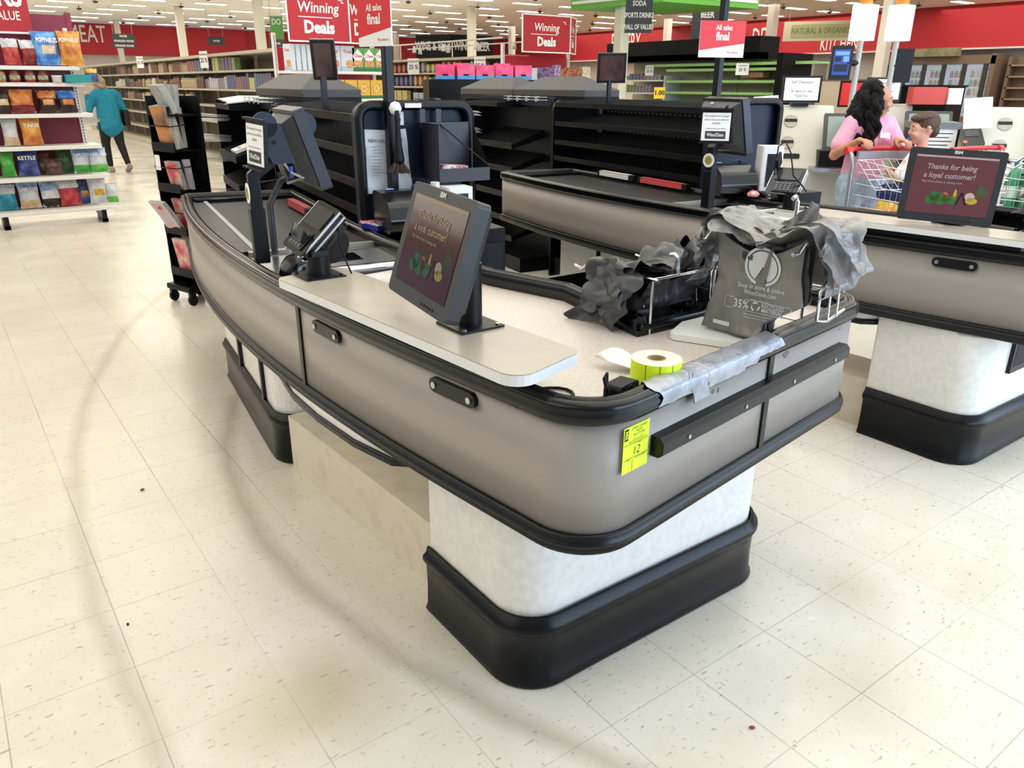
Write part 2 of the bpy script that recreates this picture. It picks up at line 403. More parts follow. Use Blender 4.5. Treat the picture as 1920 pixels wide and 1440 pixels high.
def make_counter():
    c = thing('checkout_counter', 'near checkout counter with taupe curved side, taped black rim and yellow lot sticker', 'checkout counter')
    # body panel, one sheet in three lengths
    MB().sweep(path, [(0, .607), (0, .866), (-.02, .866), (-.02, .607)]).build('body_panel', PANEL, c)
    MB().sweep(path, [(-.04, .866), (.004, .862), (.014, .868), (.016, .885), (.012, .893), (.014, .898), (.010, .906), (.0, .912), (-.008, .911), (-.010, .907), (-.016, .908), (-.018, .912), (-.028, .912), (-.030, .908), (-.038, .906), (-.043, .89)]).build('upper_rim', BLACKGLOSS, c)
    MB().sweep(path, [(-.02, .570), (.006, .566), (.013, .573), (.010, .582), (.016, .586), (.016, .596), (.009, .600), (.012, .606), (.006, .613), (-.02, .613)]).build('lower_trim', BLACK, c)
    # rim on the cashier's side
    inner = [(0.37, 0.36), (0.445, 0.75), (0.365, 1.05), (0.335, 1.45), (0.335, 1.75), (0.385, 2.2), (0.595, 3.46)]
    MB().sweep(inner, [(-.0, .80), (.022, .80), (.03, .87), (.026, .908), (.016, .912), (.014, .908), (.006, .909), (.0, .914), (-.012, .90), (-.012, .87)]).build('cashier_rim', BLACKGLOSS, c)
    # floor of the tray under everything
    ins = offset_path([p for p in path], -0.03, False)
    k = ins[:]; low = ins + [(0.42, 0.86), (0.365, 1.05), (0.335, 1.45), (0.335, 1.7), (0.385, 2.2)]
    MB().prism(low, .567, .60).build('tray_bottom', BLACKMATT, c)
    # worktop of speckled laminate
    near = [p for p in offset_path(path, -0.036, False) if p[1] < 1.46 and p[1] < 0.37 or p[0] < -0.1 and p[1] < 1.46]
    MB().prism(near + [(1.01, 0.36), (0.37, 0.36), (0.445, 0.75), (0.365, 1.05), (0.335, 1.46)], .83, .857).build('worktop', SPECK, c)
    # bagging well
    b = MB().prism([(.37, .36), (1.05, .36), (1.05, .86), (.42, .86), (.445, .75)], .775, .79)
    b.box((.71, .356, .832), (.70, .016, .082)).box((1.045, .60, .84), (.02, .5, .14)).box((.74, .855, .84), (.64, .02, .14))
    b.build('bag_well', BLACKGLOSS, c)
    MB().box((.71, .36, .880), (.68, .03, .02)).build('well_rim', BLACKGLOSS, c, bevel=.006)
    # metal scanner bay
    bay = [(xc(1.46) + .036, 1.46), (.335, 1.46), (.335, 1.7), (.355, 1.86), (-.135, 1.94), (xc(1.94) + .036, 1.94)]
    MB().prism(bay, .84, .868).build('scanner_bay', PLATE, c)
    m = Matrix.Translation((.12, 1.66, .869)) @ RZ(R(-8.5))
    MB().rbox((0, 0, 0), (.34, .26, .006), .01, M=m).build('scanner_plate', STEEL, c)
    MB().rbox((-.01, .02, .004), (.13, .14, .003), .006, M=m).build('scanner_glass', mat('dark scanner glass', s(12, 13, 18), .05), c)
    MB().box((.13, 1.475, .876), (.40, .03, .018), rz=R(-8.5)).build('steel_rail', CHROME, c, bevel=.004)
    # conveyor
    bl = [(-.125, 1.96), (.365, 1.89), (.575, 3.37), (.10, 3.45)]
    MB().prism(bl, .84, .874).build('conveyor_belt', BELT, c)
    MB().prism([(xc(1.95) + .036, 1.95), (-.125, 1.965), (.10, 3.45), (.02, 3.5)] + [(xc(y) + .036, y) for y in (3.4, 3.2, 3.0, 2.8, 2.6, 2.4, 2.2)], .84, .880).build('belt_apron', mat('worn dark laminate', s(28, 28, 30), .42, col2=s(40, 40, 40), nscale=9, spec=.3), c)
    MB().box((.0, 0, 0), (.02, 1.5, .012), M=Matrix.Translation((-.012, 2.70, .878)) @ RZ(-math.atan2(.225, 1.49))).build('belt_side_strip', GREYMET, c)
    MB().prism([(-.16, 1.925), (.35, 1.852), (.355, 1.887), (-.155, 1.96)], .85, .881).build('belt_end_strip', mat('worn aluminium strip', s(158, 154, 142), .45, .5), c)
    MB().prism([(.05, 3.44), (.575, 3.355), (.59, 3.44), (.06, 3.56)], .85, .892).build('belt_head', BLACKGLOSS, c)
    # vertical battens over the panel joins
    d = (1, -.02)
    x0 = xc(1.15); ang = math.atan(0.116 * (1.15 - 1.3))
    MB().box((0, 0, 0), (.008, .022, .252), M=Matrix.Translation((x0 - .003, 1.15, .738)) @ RZ(-ang)).build('batten', BLACK, c)
    p = endp(.5, .738, .003); MB().box((0, 0, 0), (.022, .008, .252), M=Matrix.Translation(p) @ RZ(math.atan2(.147, .989))).build('batten', BLACK, c)
    # bumper bar along the end
    m = Matrix.Translation(endp(.46, .781, .0)) @ RZ(math.atan2(.147, .989))
    b = MB(); b.add([(x, y, z) for x in (-.455, .455) for y, z in ((0, -.024), (-.022, -.024), (-.034, -.014), (-.034, .012), (-.024, .023), (0, .023))],
          [(5, 4, 3, 2, 1, 0), (6, 7, 8, 9, 10, 11)] + [(i, (i + 1) % 6, 6 + (i + 1) % 6, 6 + i) for i in range(6)][:], 0, m)
    bb = b.build('bumper_bar', BLACK, c)
    for sx in (-.36, -.12, .12, .36): MB().cyl((sx, -.035, 0), .005, .003, axis='y', n=10, M=m).build('bolt', SCREW, bb)
    # hand-hold plates under the rim
    for yy in (.948, .347):
        a = math.atan(0.116 * (yy - 1.3)); m = Matrix.Translation((xc(yy) - .002, yy, .835)) @ RZ(-a)
        h = MB().rbox((-.004, 0, 0), (.012, .165, .036), .017, M=m, axis='x', n=8).build('rim_bracket', BLACK, c)
        for sy in (-.064, .064): MB().cyl((-.011, sy, 0), .008, .006, axis='x', n=12, M=m).build('bolt', SCREW, h)
    # duct tape over the split rim
    b = MB()
    def tape(s0, s1, zlo, lo_out=.0165):
        n = 16; prof = [(lo_out, zlo), (.0175, .89), (.014, .906), (.001, .914), (-.02, .9145), (-.039, .912), (-.045, .895)]
        def f(u, v):
            k = v * (len(prof) - 1); i = min(int(k), len(prof) - 2); t = k - i
            o = prof[i][0] * (1 - t) + prof[i + 1][0] * t; z = prof[i][1] * (1 - t) + prof[i + 1][1] * t
            sx = s0 + (s1 - s0) * u + .012 * math.sin(9 * v + s0 * 20) * (1 if u in (0, 1) else 0)
            wob = .0012 * math.sin(u * 37 + v * 11 + s0 * 31)
            return endp(sx, z + wob, o + .0005 + abs(wob))
        b.grid(f, n, 12)
    tape(-.0, .40, .872); tape(.12, .34, .866); tape(.13, .19, .845); tape(.33, .52, .885, .0172)
    b.build('duct_tape', TAPE, c)
    # lot sticker
    Ms = frame((-.031, -.0445, .797), U9, N9)
    b = MB()
    def sf(u, v):
        w_, h_ = .086, .104
        return Ms @ Vector(((u - .5) * w_, (v - .5) * h_, .0022))
    b.grid(sf, 6, 4, 0, smooth=False)
    def line(x, y, w_, h_=.0009): b.box((x, y, .0026), (w_, h_, .0004), 1, Ms)
    b.box((-.034, .036, .0026), (.012, .026, .0004), 1, Ms)
    b.text('SIM', .0125, Ms @ Matrix.Translation((-.034, .036, .0030)) @ RZ(R(90)), 0, bold=.02, lift=.0004)
    b.text('SURPLUS ASSET', .0075, Ms @ T(.008, .045, .0026), 1); b.text('MGMT', .0075, Ms @ T(.008, .0375, .0026), 1); b.text('AUCTIONS', .0078, Ms @ T(.008, .030, .0026), 1)
    b.text('(601) 667-4394', .0052, Ms @ T(.004, .0215, .0026), 1); line(.004, .0165, .06); line(0, .012, .08); b.text('LOT NUMBER', .0048, Ms @ T(.004, .009, .0026), 1)
    b.text('12', .026, Ms @ T(.0, -.007, .0026), 1, shear=.25, bold=-.01)
    line(.0, -.021, .08); b.text('PRICE', .0046, Ms @ T(-.024, -.024, .0026), 1); b.text('BUYER NUMBER', .0046, Ms @ T(.016, -.024, .0026), 1); b.box((-.01, -.037, .0026), (.0006, .024, .0004), 1, Ms)
    o = b.build('lot_sticker', [STICK, INK], c); o['label'] = 'fluorescent yellow auction sticker with a handwritten 12'
    # scrapes on the end panel
    b = MB()
    for sx, z, w_, h_ in ((.585, .845, .03, .018), (.24, .838, .012, .010), (.262, .835, .006, .014), (.90, .845, .02, .004)):
        m = frame(endp(sx, z, .0012), U9, N9)
        b.add([m @ Vector((w_ / 2 * math.cos(t) * (1 + .2 * math.sin(3 * t)), h_ / 2 * math.sin(t), 0)) for t in [i * math.pi / 7 for i in range(14)]], [tuple(range(14))])
    b.build('scrape', mat('bare board scrape', s(116, 110, 102), .8), c)
    # writing plank on the rim
    pl = round_poly([(-.343, 1.115), (-.263, .048), (-.05, .108), (-.125, 1.165)], [.03, .045, .03, .05], 6)
    pk = MB().prism(pl, .941, .963).prism(offset_path(pl, -.001), .963, .9655, 1)
    pk.s = [False] * len(pk.s); pk = pk.build('writing_plank', [EDGEW, BEIGE], c); pk['label'] = 'beige laminate plank with pale edge carrying the card terminal and screen'
    MB().prism([(xc(1.06) + .004, 1.06)] + [(xc(y) + .004, y) for y in (.9, .7, .5, .3, .14)] + [(-.10, .15), (-.15, 1.07)], .905, .9415).build('plank_support', BLACKMATT, c)
    # pedestals
    p1 = round_poly([(-.125, .67), (-.125, .21), (.84, .205), (.84, .67)], [.02, .12, .12, .02], 8)
    pd = MB().prism(p1, .2, .565, smooth=True, caps=False).prism(p1, .555, .565).build('pedestal', PEDW, c)
    cv = [(.0, .0), (.012, .0), (.018, .012), (.010, .03), (.008, .10), (.010, .165), (.016, .172), (.022, .185), (.020, .20), (.010, .207), (.006, .222), (.0, .225), (-.01, .2)]
    pq = [(-.13, .66)] + fillet((-.13, .66), (-.13, .2), (.84, .195), .12, 10) + [(.2, .199)] + fillet((.2, .2), (.845, .196), (.845, .67), .12, 10) + [(.845, .66)]
    MB().sweep(pq, cv).build('cove_base', COVE, pd)
    p2 = [(.0, 3.0), (-.10, 2.2)] + fillet((-.10, 2.2), (-.145, 1.83), (.3, 1.76), .12, 8) + [(.3, 1.74), (.75, 1.76), (.75, 3.0)]
    pd2 = MB().prism(p2, .2, .565, caps=False).prism(p2, .555, .565).build('pedestal', PEDW, c)
    MB().sweep([(.0, 3.02), (-.11, 2.18)] + fillet((-.11, 2.18), (-.155, 1.82), (.3, 1.75), .12, 8) + [(.28, 1.75)], cv).build('cove_base', COVE, pd2)
    MB().box((-.118, 2.06, .40), (.03, .02, .37)).build('batten', BLACK, pd2); MB().box((-.065, 2.55, .40), (.02, .02, .37)).build('batten', BLACK, pd2)
    # low kick box between the pedestals
    kb = MB().prism([(-.120, 1.80), (-.068, .672), (.22, .672), (.20, 1.80)], .0, .233).build('kick_box', OLDBOX, c)
    kb['label'] = 'scuffed cream kick box on the floor between the pedestals'
    # rounded drawer under the tray
    dr = [(.2, 1.62), (-.14, 1.60), (-.225, 1.52), (-.262, 1.3), (-.268, 1.08), (-.255, .85), (-.222, .68), (-.14, .60), (.2, .60)]
    dw = MB().prism(dr, .52, .58).build('under_drawer', PEDW, c)
    MB().sweep(dr, [(-.01, .508), (.006, .508), (.008, .532), (-.01, .532)]).build('drawer_edge', BLACK, dw)
    # cable curling out below the plank
    MB().tube([(-.12 + .075 * math.sin(t), .15 + .05 * math.cos(t) , .861) for t in [i * math.pi / 9 for i in range(-4, 15)]], .0035).build('cable', BLACKMATT, c)
    return c
C1 = make_counter()
# ================================================================== merchandise racks between the lanes
A9 = -math.atan2(.147, .989)
O1 = Vector((.43, 2.10, 0)); LANE2 = Vector((2.25, 0, 0))
RACK = mat('black rack steel', s(6, 7, 10), 0.4, spec=.18)
NAVY = mat('dark blue-black panel', s(16, 24, 42), 0.42, col2=s(19, 29, 50), nscale=12, spec=.25)
HOODM = mat('charcoal rack hood', s(62, 62, 64), 0.6, col2=s(70, 70, 72), nscale=60)
CLEAR = mat('clear plastic tag', s(190, 194, 200), 0.25, alpha=0.55)
WIREG = mat('zinc hook wire', (0.62, 0.63, 0.65), 0.3, 1.0)
def W1(x, y, z=0.0):     # rack frame -> world (lane 1)
    return Vector((O1.x + .989 * x + .147 * y, O1.y - .147 * x + .989 * y, z))
def wire_shelf(y0, y1, z, depth, tilt, x0=0.0, lip=.035, pitch=.028, rows=5):
    b = MB(); dz = math.tan(tilt) * depth
    b.box((x0, (y0 + y1) / 2, z), (.012, y1 - y0, lip))
    for k in range(rows): t = k / (rows - 1) * depth; b.box((x0 + t, (y0 + y1) / 2, z + .008 + t / depth * dz), (.006, y1 - y0, .006))
    n = int((y1 - y0) / pitch)
    for i in range(n + 1):
        y = y0 + (y1 - y0) * i / n
        b.add([(x0 + sx * depth, y + sy * .0018, z + .012 + sx * dz + sz * .004) for sx in (0, 1) for sy in (-1, 1) for sz in (0, 1)],
              [(0, 1, 3, 2), (4, 6, 7, 5), (0, 4, 5, 1), (2, 3, 7, 6), (1, 5, 7, 3), (0, 2, 6, 4)])
    for y in (y0, y1):
        b.add([(x0, y - .003, z - .02), (x0, y - .003, z + .017), (x0 + depth, y - .003, z + dz + .017), (x0 + depth, y - .003, z + dz - .05),
               (x0, y + .003, z - .02), (x0, y + .003, z + .017), (x0 + depth, y + .003, z + dz + .017), (x0 + depth, y + .003, z + dz - .05)],
              [(0, 1, 2, 3), (7, 6, 5, 4), (0, 4, 5, 1), (1, 5, 6, 2), (2, 6, 7, 3), (3, 7, 4, 0)])
    return b
def make_rack():
    r = thing('wire_shelf_rack', 'empty black wire shelf rack along the near conveyor with dark blue end panel', 'shelf rack', (O1.x, O1.y, 0), A9)
    # end panel with rounded top corners and raised border
    pts = round_poly([(-.035, 0), (.50, 0), (.50, 1.42), (-.035, 1.42)], [0, 0, .07, .07], 8)
    M = Matrix(((1, 0, 0, 0), (0, 0, -1, 0), (0, 1, 0, 0), (0, 0, 0, 1)))
    ep = MB().prism(pts, -.035, 0, M=M).build('end_panel', NAVY, r)
    MB().sweep([(p[0], p[1]) for p in pts], [(.0, 0), (.006, .04), (-.022, .047), (-.034, .036)], M=M, closed=True).build('panel_border', BLACKMET, ep)
    # uprights, pegboard back, base deck
    b = MB().box((.42, .9, .70), (.02, 1.75, 1.36))
    for i in range(32):
        for z in (1.30, 1.27, 1.245, 1.155, 1.13, 1.10, 1.0, .975): b.box((.408, .08 + i * .052, z), (.006, .008, .008), 1)
    b.build('back_panel', [RACK, mat('light through peg holes', s(96, 98, 104), .6)], r)
    MB().box((.22, .9, .08), (.44, 1.75, .16)).build('base_deck', RACK, r)
    for z, d, t in ((1.352, .38, R(4)), (1.212, .38, R(8)), (1.075, .38, R(8)), (.955, .38, R(8)), (.84, .38, R(8))):
        wire_shelf(.02, 1.80, z, d, t, x0=-.01).build('wire_shelf', RACK, r)
    pts2 = round_poly([(-.02, 0), (.44, 0), (.44, 1.38), (-.02, 1.38)], [0, 0, .07, .07], 6)
    MB().prism(pts2, -1.84, -1.81, M=M).build('far_end_panel', RACK, r)
    return r
def peg_hook(parent, x, y, z, L=.26, up=.03, droop=.0):
    h = MB().tube([(x, y, z + .012), (x - L * .5, y, z + .012 + up * .4), (x - L, y, z + .012 + up)], .0022, n=6)
    h.tube([(x, y, z - .012), (x - L * .8, y, z - .014 + up * .3), (x - L * .92, y, z - .004 + up * .6), (x - L * .97, y, z + .006 + up * .9)], .0026, n=6)
    h = h.build('peg_hook', WIREG, parent)
    MB().box((x - L - .004, y, z + up - .002), (.003, .032, .038)).build('price_tag', CLEAR, h)
    return h
def make_impulse():
    r = thing('peg_hook_rack', 'black sweet rack of clear-tagged peg hooks and sloping trays behind the near conveyor', 'shelf rack', tuple(W1(0, 2.0)), A9)
    MB().box((.12, .66, .70), (.03, 1.30, 1.38)).build('back_panel', RACK, r)
    MB().box((.06, 1.22, .69), (.40, .03, 1.37)).build('side_panel', RACK, r)
    MB().box((.0, .66, .06), (.40, 1.30, .12)).build('base_deck', RACK, r)
    MB().box((.09, .62, 1.365), (.05, 1.22, .07)).build('top_panel', NAVY, r)
    for z in (1.02, .83, .62, .42, .26):
        wire_shelf(.18, .88, z, .32, R(20), x0=-.19, lip=.05, pitch=.024).build('sloping_tray', RACK, r)
    for z in (1.245, 1.10, .96, .70):
        for k in range(4): peg_hook(r, -.10 + .012 * k, .95 + .05 * k + (.012 if k % 2 else 0), z + .003 * k, .25, .02 + .004 * (k % 3))
    wire_shelf(.55, 1.2, 1.335, .26, R(6), x0=-.14, lip=.035, pitch=.03).build('top_tray', RACK, r)
    # strip of hooks along the top edge
    for k in range(4):
        h = MB().tube([(.05, .04 + .16 * k, 1.40), (-.03, .04 + .16 * k, 1.40), (-.03, .17 + .16 * k, 1.402), (.05, .17 + .16 * k, 1.402)], .0025, n=6)
        h.tube([(.05, .04 + .16 * k, 1.378), (-.03, .04 + .16 * k, 1.378), (-.03, .17 + .16 * k, 1.38), (.05, .17 + .16 * k, 1.38)], .0025, n=6)
        h = h.build('peg_hook', WIREG, r); MB().box((-.035, .07 + .16 * k, 1.388), (.003, .034, .042)).build('price_tag', CLEAR, h)
    return r
def hood(y0, y1, x0, x1, zt=1.56, label=''):
    r = thing('counter_cabinet', label, 'cabinet', (O1.x, O1.y, 0), A9)
    MB().box(((x0 + x1) / 2, (y0 + y1) / 2, .70), (x1 - x0, y1 - y0, 1.40)).build('body', RACK, r)
    b = MB(); z0, z1 = 1.40, 1.485; q = [(x0, y0), (x1, y0), (x1, y1), (x0, y1)]
    i_ = .17; w_ = [(x0 + i_, y0 + i_ * 1.6), (x1 - i_, y0 + i_ * 1.6), (x1 - i_, y1 - i_ * 1.6), (x0 + i_, y1 - i_ * 1.6)]
    vs = [(*p, z0) for p in q] + [(*p, z1 - .03) for p in q] + [(*p, zt) for p in w_]
    b.add(vs, [(3, 2, 1, 0), (8, 9, 10, 11)] + [(i + 4 * k, (i + 1) % 4 + 4 * k, (i + 1) % 4 + 4 * k + 4, i + 4 * k + 4) for k in (0, 1) for i in range(4)])
    b.build('sloped_hood', HOODM, r, bevel=.006)
    return r
RK1 = make_rack(); IM1 = make_impulse()
RK2 = dup(RK1, RK1.location + LANE2, label='empty black wire shelf rack along the far conveyor, behind the chip-reader lane')
IM2 = dup(IM1, IM1.location + LANE2, label='black rack of clear-tagged peg hooks left of the far conveyor')
HD1 = hood(2.30, 3.95, .30, .72, label='charcoal cabinet with sloped hood behind the near wire rack')
def at_lane(o, d): o.location = Vector(o.location) + Vector(d); return o
HD2 = at_lane(hood(1.88, 3.1, .30, .64, label='charcoal cabinet with long sloped hood behind the far wire rack'), LANE2)
HD3 = at_lane(hood(3.12, 4.3, .30, .70, label='charcoal cabinet with sloped hood, beneath the pink boxes'), LANE2)

# ---- small screens on stalks over the racks
SCRF = mat('screen bezel black', s(14, 15, 18), .35)
SCRP = mat('dim reflecting screen', s(58, 40, 46), .12, col2=s(92, 62, 58), nscale=9, nmix=(.35, .7))
def stalk_screen(label, M, w_, h_, zb):
    p = M.translation
    r = thing('stalk_screen', label, 'screen', (p.x, p.y, 0))
    Ml = Matrix.Translation((0, 0, p.z)) @ M.to_3x3().to_4x4()
    MB().box((0, 0, -.02), (w_, h_, .04), M=Ml).build('casing', SCRF, r, bevel=.004)
    MB().box((0, 0, .0005), (w_ - .035, h_ - .035, .003), M=Ml).build('display', SCRP, r)
    MB().box((0, .02, (zb + p.z - h_ / 2) / 2), (.03, .02, p.z - h_ / 2 - zb + .04)).build('stalk', BLACKMET, r)
    return r
stalk_screen('small portrait screen on a stalk above the near wire rack', frame(W1(.12, .99, 1.605), (.84, -.54, 0), (-.52, -.80, -.22)), .125, .20, 1.38)
stalk_screen('small square screen on a stalk above the far wire rack', frame(W1(.12, 1.25, 1.605) + LANE2, (.80, -.60, 0), (-.60, -.80, -.10)), .205, .20, 1.38)

# ---- lane poles with sale signs
SIGNR = mat('red sale card', s(214, 38, 44), .45)
SIGNW = mat('white sale card', s(240, 238, 236), .45)
def sale_pole(label, base, lean, zt, Msign, w_, h_, shear):
    r = thing('lane_pole', label, 'lane pole', (base.x, base.y, 0))
    b = MB(); d = Vector(lean)
    b.box((0, 0, 0), (.038, .038, zt - 1.0), M=Matrix(((1, 0, d.x, 0), (0, 1, d.y, 0), (0, 0, 1, 0), (0, 0, 0, 1))) @ Matrix.Translation((0, 0, (zt + 1.0) / 2)))
    b.build('pole', BLACKMET, r, bevel=.004)
    Ml = Matrix.Translation(Msign.translation - Vector((base.x, base.y, 0))) @ Msign.to_3x3().to_4x4()
    b = MB().box((0, 0, -.003), (w_, h_, .005), 1, Ml)
    hw, hh = w_ / 2, h_ / 2
    b.add([Ml @ Vector(p) for p in ((-hw, -hh * .62, .0006), (hw, -hh * .22, .0006), (hw, hh, .0006), (-hw, hh, .0006))], [(0, 1, 2, 3)], 0)
    b.text('All sales', h_ * .20, Ml @ T(w_ * .02, hh * .62, .001), 1, bold=.022, xs=.78)
    b.text('final', h_ * .31, Ml @ T(-.0, hh * .14, .001), 1, bold=.03, xs=.85)
    b.text('No returns', h_ * .085, Ml @ T(w_ * .25, -hh * .72, .001), 0, bold=.012, xs=.9)
    sg = b.build('sale_sign', [SIGNR, SIGNW], r); sg['label'] = 'red and white card reading All sales final'
    return r
p1 = W1(.105, -.06); sale_pole('black pole at the near rack with an All sales final card', p1, (-.0, .0, 0), 2.6, frame(W1(.045, -.10, 1.716), (.30, -.95, 0), (-.95, -.30, 0)), .185, .172, 0)
p2 = W1(-.055, -.06) + LANE2; sale_pole('black pole at the far rack with an All sales final card', p2, (0, 0, 0), 2.8, frame(W1(-.075, -.09, 1.73) + LANE2, (.90, -.43, .0), (-.43, -.90, 0)), .265, .185, 0)

# ---- things taped and hung on the dark end panel of the near rack
def panel_M(x, z, out=.02, tilt=0.0): return frame(W1(x, -out, z), (.989, -.147, 0), (-.147, -.989, 0)) @ RZ(tilt)
PAPER = mat('creased white paper', s(226, 229, 236), .6, bump=.5, nscale=14, col2=s(206, 212, 224))
def sheet(label, x, z, w_, h_, tilt, lines, title):
    M = panel_M(x, z, .012, tilt); b = MB()
    b.grid(lambda u_, v_: M @ Vector(((u_ - .5) * w_, (v_ - .5) * h_, .004 * math.sin(u_ * 7 + v_ * 9) + .002 + .004 * (v_ < .2) * (1 - v_))), 8, 12)
    for i in range(lines): b.box((-.01 + .006 * (i % 3), h_ * .24 - i * h_ * .05, .0075), (w_ * .30, .0012, .0006), 1, M)
    for sx in (-1, 1): b.box((sx * w_ * .38, -.02, .0075), (.0008, h_ * .62, .0006), 1, M)
    b.text(title, .019, M @ T(0, h_ * .33, .007), 1, bold=.012, xs=.9)
    o = b.build('taped_notice', [PAPER, mat('grey print', s(70, 72, 80), .7)]); return tag(o, label, 'paper notice')
sheet('white notice headed NEW AISLE taped left of the pole', .055, 1.175, .135, .265, R(-3), 10, 'NEW AISLE')
sheet('white notice ending DIRECTORY taped right of the pole', .162, 1.178, .075, .26, R(4), 0, 'ORY')
b = MB(); b.box((0, 0, 0), (.05, .055, .002), 0, panel_M(.158, 1.352, .013)); b.text('5', .055, panel_M(.158, 1.352, .0145), 1, bold=.02); b.box((0, 0, .0012), (.042, .047, .0006), 0, panel_M(.158, 1.352, .013))
tag(b.build('lane_number_card', [WHITE, INK]), 'small white card numbered 5 on the dark end panel', 'number card')
tag(MB().box((0, 0, 0), (.075, .018, .002), M=panel_M(.215, 1.405, .05)).build('shelf_label', WHITE), 'long white strip label on top edge of the dark panel', 'label')
# counter brush hanging by its handle
r = thing('counter_brush', 'black handled counter brush hanging bristles down from the pole', 'brush', tuple(W1(.118, -.115, 1.14)), A9)
b = MB().lathe([(0, .0), (.022, .0), (.024, .02), (.015, .08), (.011, .14), (.012, .19), (.009, .215), (0, .22)], (0, 0, .032)); b.v = [(x, y * .6, z) for x, y, z in b.v]; b.build('handle', BLACKMATT, r)
b = MB(); rnd = random.Random(3)
for i in range(150):
    a = rnd.uniform(-1, 1); d_ = rnd.uniform(-1, 1); b.tube([(a * .02, d_ * .010, .04), (a * .034, d_ * .02, .018), (a * (.046 + .01 * rnd.random()), d_ * .026, .004 - .012 * rnd.random())], .0016, n=4)
o = b.build('bristles', mat('brown bristle', s(74, 60, 50), .8), r); o['label'] = 'splayed brown bristles'
b = MB().lathe([(0, -.028), (.018, -.022), (.027, 0), (.018, .022), (0, .028)], (0, .02, .255)); o = b.build('hanging_knot', WHITE, r); o['label'] = 'white tape ball it hangs from'
# steel bin hung over the panel top with two straps
r = thing('hanging_bin', 'dark steel bin hung over the end panel, red packet inside', 'bin', tuple(W1(.26, -.03, 1.10)), A9)
def pl(parent, nm, pts, th, mi): b = MB(); return b
b = MB().box((.0, -.10, .12), (.004, .18, .23)).box((.115, -.10, .003), (.235, .18, .004)).box((.115, -.19, .028), (.235, .004, .055)).box((.115, -.012, .12), (.235, .004, .23))
b.add([(.232, -.19, .0), (.232, -.19, .055), (.232, -.02, .23), (.232, -.02, 0)], [(0, 1, 2, 3)]); b.build('tray', mat('dark plum steel', s(34, 30, 36), .4), r)
for x in (.0, .075): MB().box((x, -.008, .27), (.024, .004, .12)).box((x, .02, .331), (.024, .06, .004)).build('strap', mat('dark plum steel', s(34, 30, 36), .4), r)
MB().tube([(.03, -.014, .225), (.08, -.014, .225), (.232, -.188, .06)], .003).build('brace_rod', BLACKMET, r)
tag(MB().rbox((.0, 0, .0), (.13, .07, .02), .012, M=Matrix.Translation(W1(.355, -.13, 1.152)) @ RZ(A9 + .1) @ RY(R(4))).build('paper_packet', mat('red and white wrapper', s(200, 40, 44), .4, col2=s(238, 230, 230), nscale=40, nmix=(.4, .6))), 'red and white paper packet lying in the hanging steel bin', 'packet')
# ---- magazine stand at the far end of the near counter
MAGO = W1(-.53, 2.62); MAGR = A9 + R(26)
r = thing('magazine_stand', 'black magazine stand on casters at the far end of the near counter', 'magazine stand', tuple(MAGO), MAGR); r.scale = (.85, .70, 1)
MB().box((.17, 0, .76), (.02, .40, 1.30)).box((.05, .205, .74), (.26, .015, 1.34)).build('back_frame', RACK, r)
MB().box((.02, 0, .115), (.34, .42, .04)).build('base', RACK, r, bevel=.01)
for x in (-.11, .13):
    for y in (-.17, .17): MB().cyl((x, y, .04), .04, .03, axis='y', n=14).box((x, y, .08), (.05, .045, .04)).build('caster', BLACKMATT, r)
for z in (.20, .50, .79, 1.06, 1.29): MB().box((.03, 0, z), (.24, .39, .012)).box((-.088, 0, z + .03), (.006, .39, .05)).build('pocket', RACK, r)
for z in (.60, .90, 1.17): MB().tube([(.03, -.198, z + .06), (-.095, -.198, z + .05), (-.095, .198, z + .05), (.03, .198, z + .06)], .004, n=6).build('retaining_wire', RACK, r)
MAGC = [mat('magazine cover one', s(190, 120, 60), .3, col2=s(60, 34, 30), nscale=9), mat('magazine cover two', s(214, 190, 66), .3, col2=s(84, 50, 60), nscale=12),
        mat('magazine cover three', s(170, 176, 190), .3, col2=s(216, 150, 150), nscale=8), mat('magazine cover four', s(196, 60, 70), .3, col2=s(222, 205, 190), nscale=10), mat('page edges', s(176, 174, 170), .75, col2=s(140, 138, 136), nscale=26, stretch=(1, 6, .2))]
def magazine(label, x, y, z, w_, h_, th, lean, ci, curl=.0, title=None, rz=0.0):
    M = Matrix.Translation((MAGO.x, MAGO.y, z)) @ RZ(MAGR) @ T(x * .85, y * .70, 0) @ RZ(rz) @ RY(lean)
    b = MB()
    def f(u_, v_, off): return M @ Vector((off - curl * v_ * v_ * .5 + .004 * math.sin(6 * u_), (u_ - .5) * w_ * .74, v_ * h_))
    b.grid(lambda u_, v_: f(1 - u_, v_, -th / 2), 6, 6, 0); b.grid(lambda u_, v_: f(u_, v_, th / 2), 6, 6, 0)
    n = 6
    for a in (0, 1): b.grid(lambda u_, v_: f(a, v_, th * (u_ - .5) * (1 if a == 0 else -1)), 3, n, 1)
    b.grid(lambda u_, v_: f(u_, 1, th * (v_ - .5) * -1), n, 2, 1)
    if title: b.text(title, w_ * .16, M @ frame((-th / 2 - .002 - curl * .3, 0, h_ * .82), (0, -1, 0), (-1, 0, 0)), 2, bold=.02)
    return tag(b.build('magazine', [MAGC[ci], MAGC[4], mat('magazine masthead', s(60, 40, 90), .5)]), label, 'magazine', 'magazines on the casters stand')
magazine('creased newspaper bundle drooping from the top pocket of the magazine stand', -.03, -.09, 1.302, .17, .19, .045, R(-14), 4, .06)
magazine('sheaf of grey newspapers behind the drooping bundle, topmost on the stand', .07, .07, 1.302, .17, .18, .035, R(4), 4, .0)
magazine('thick orange and brown magazine stack in the upper pocket of the stand', -.02, -.03, 1.075, .24, .28, .06, R(-8), 0, .02)
magazine('yellow and plum magazine tucked behind the orange stack', .08, .06, 1.075, .22, .26, .03, R(-2), 1)
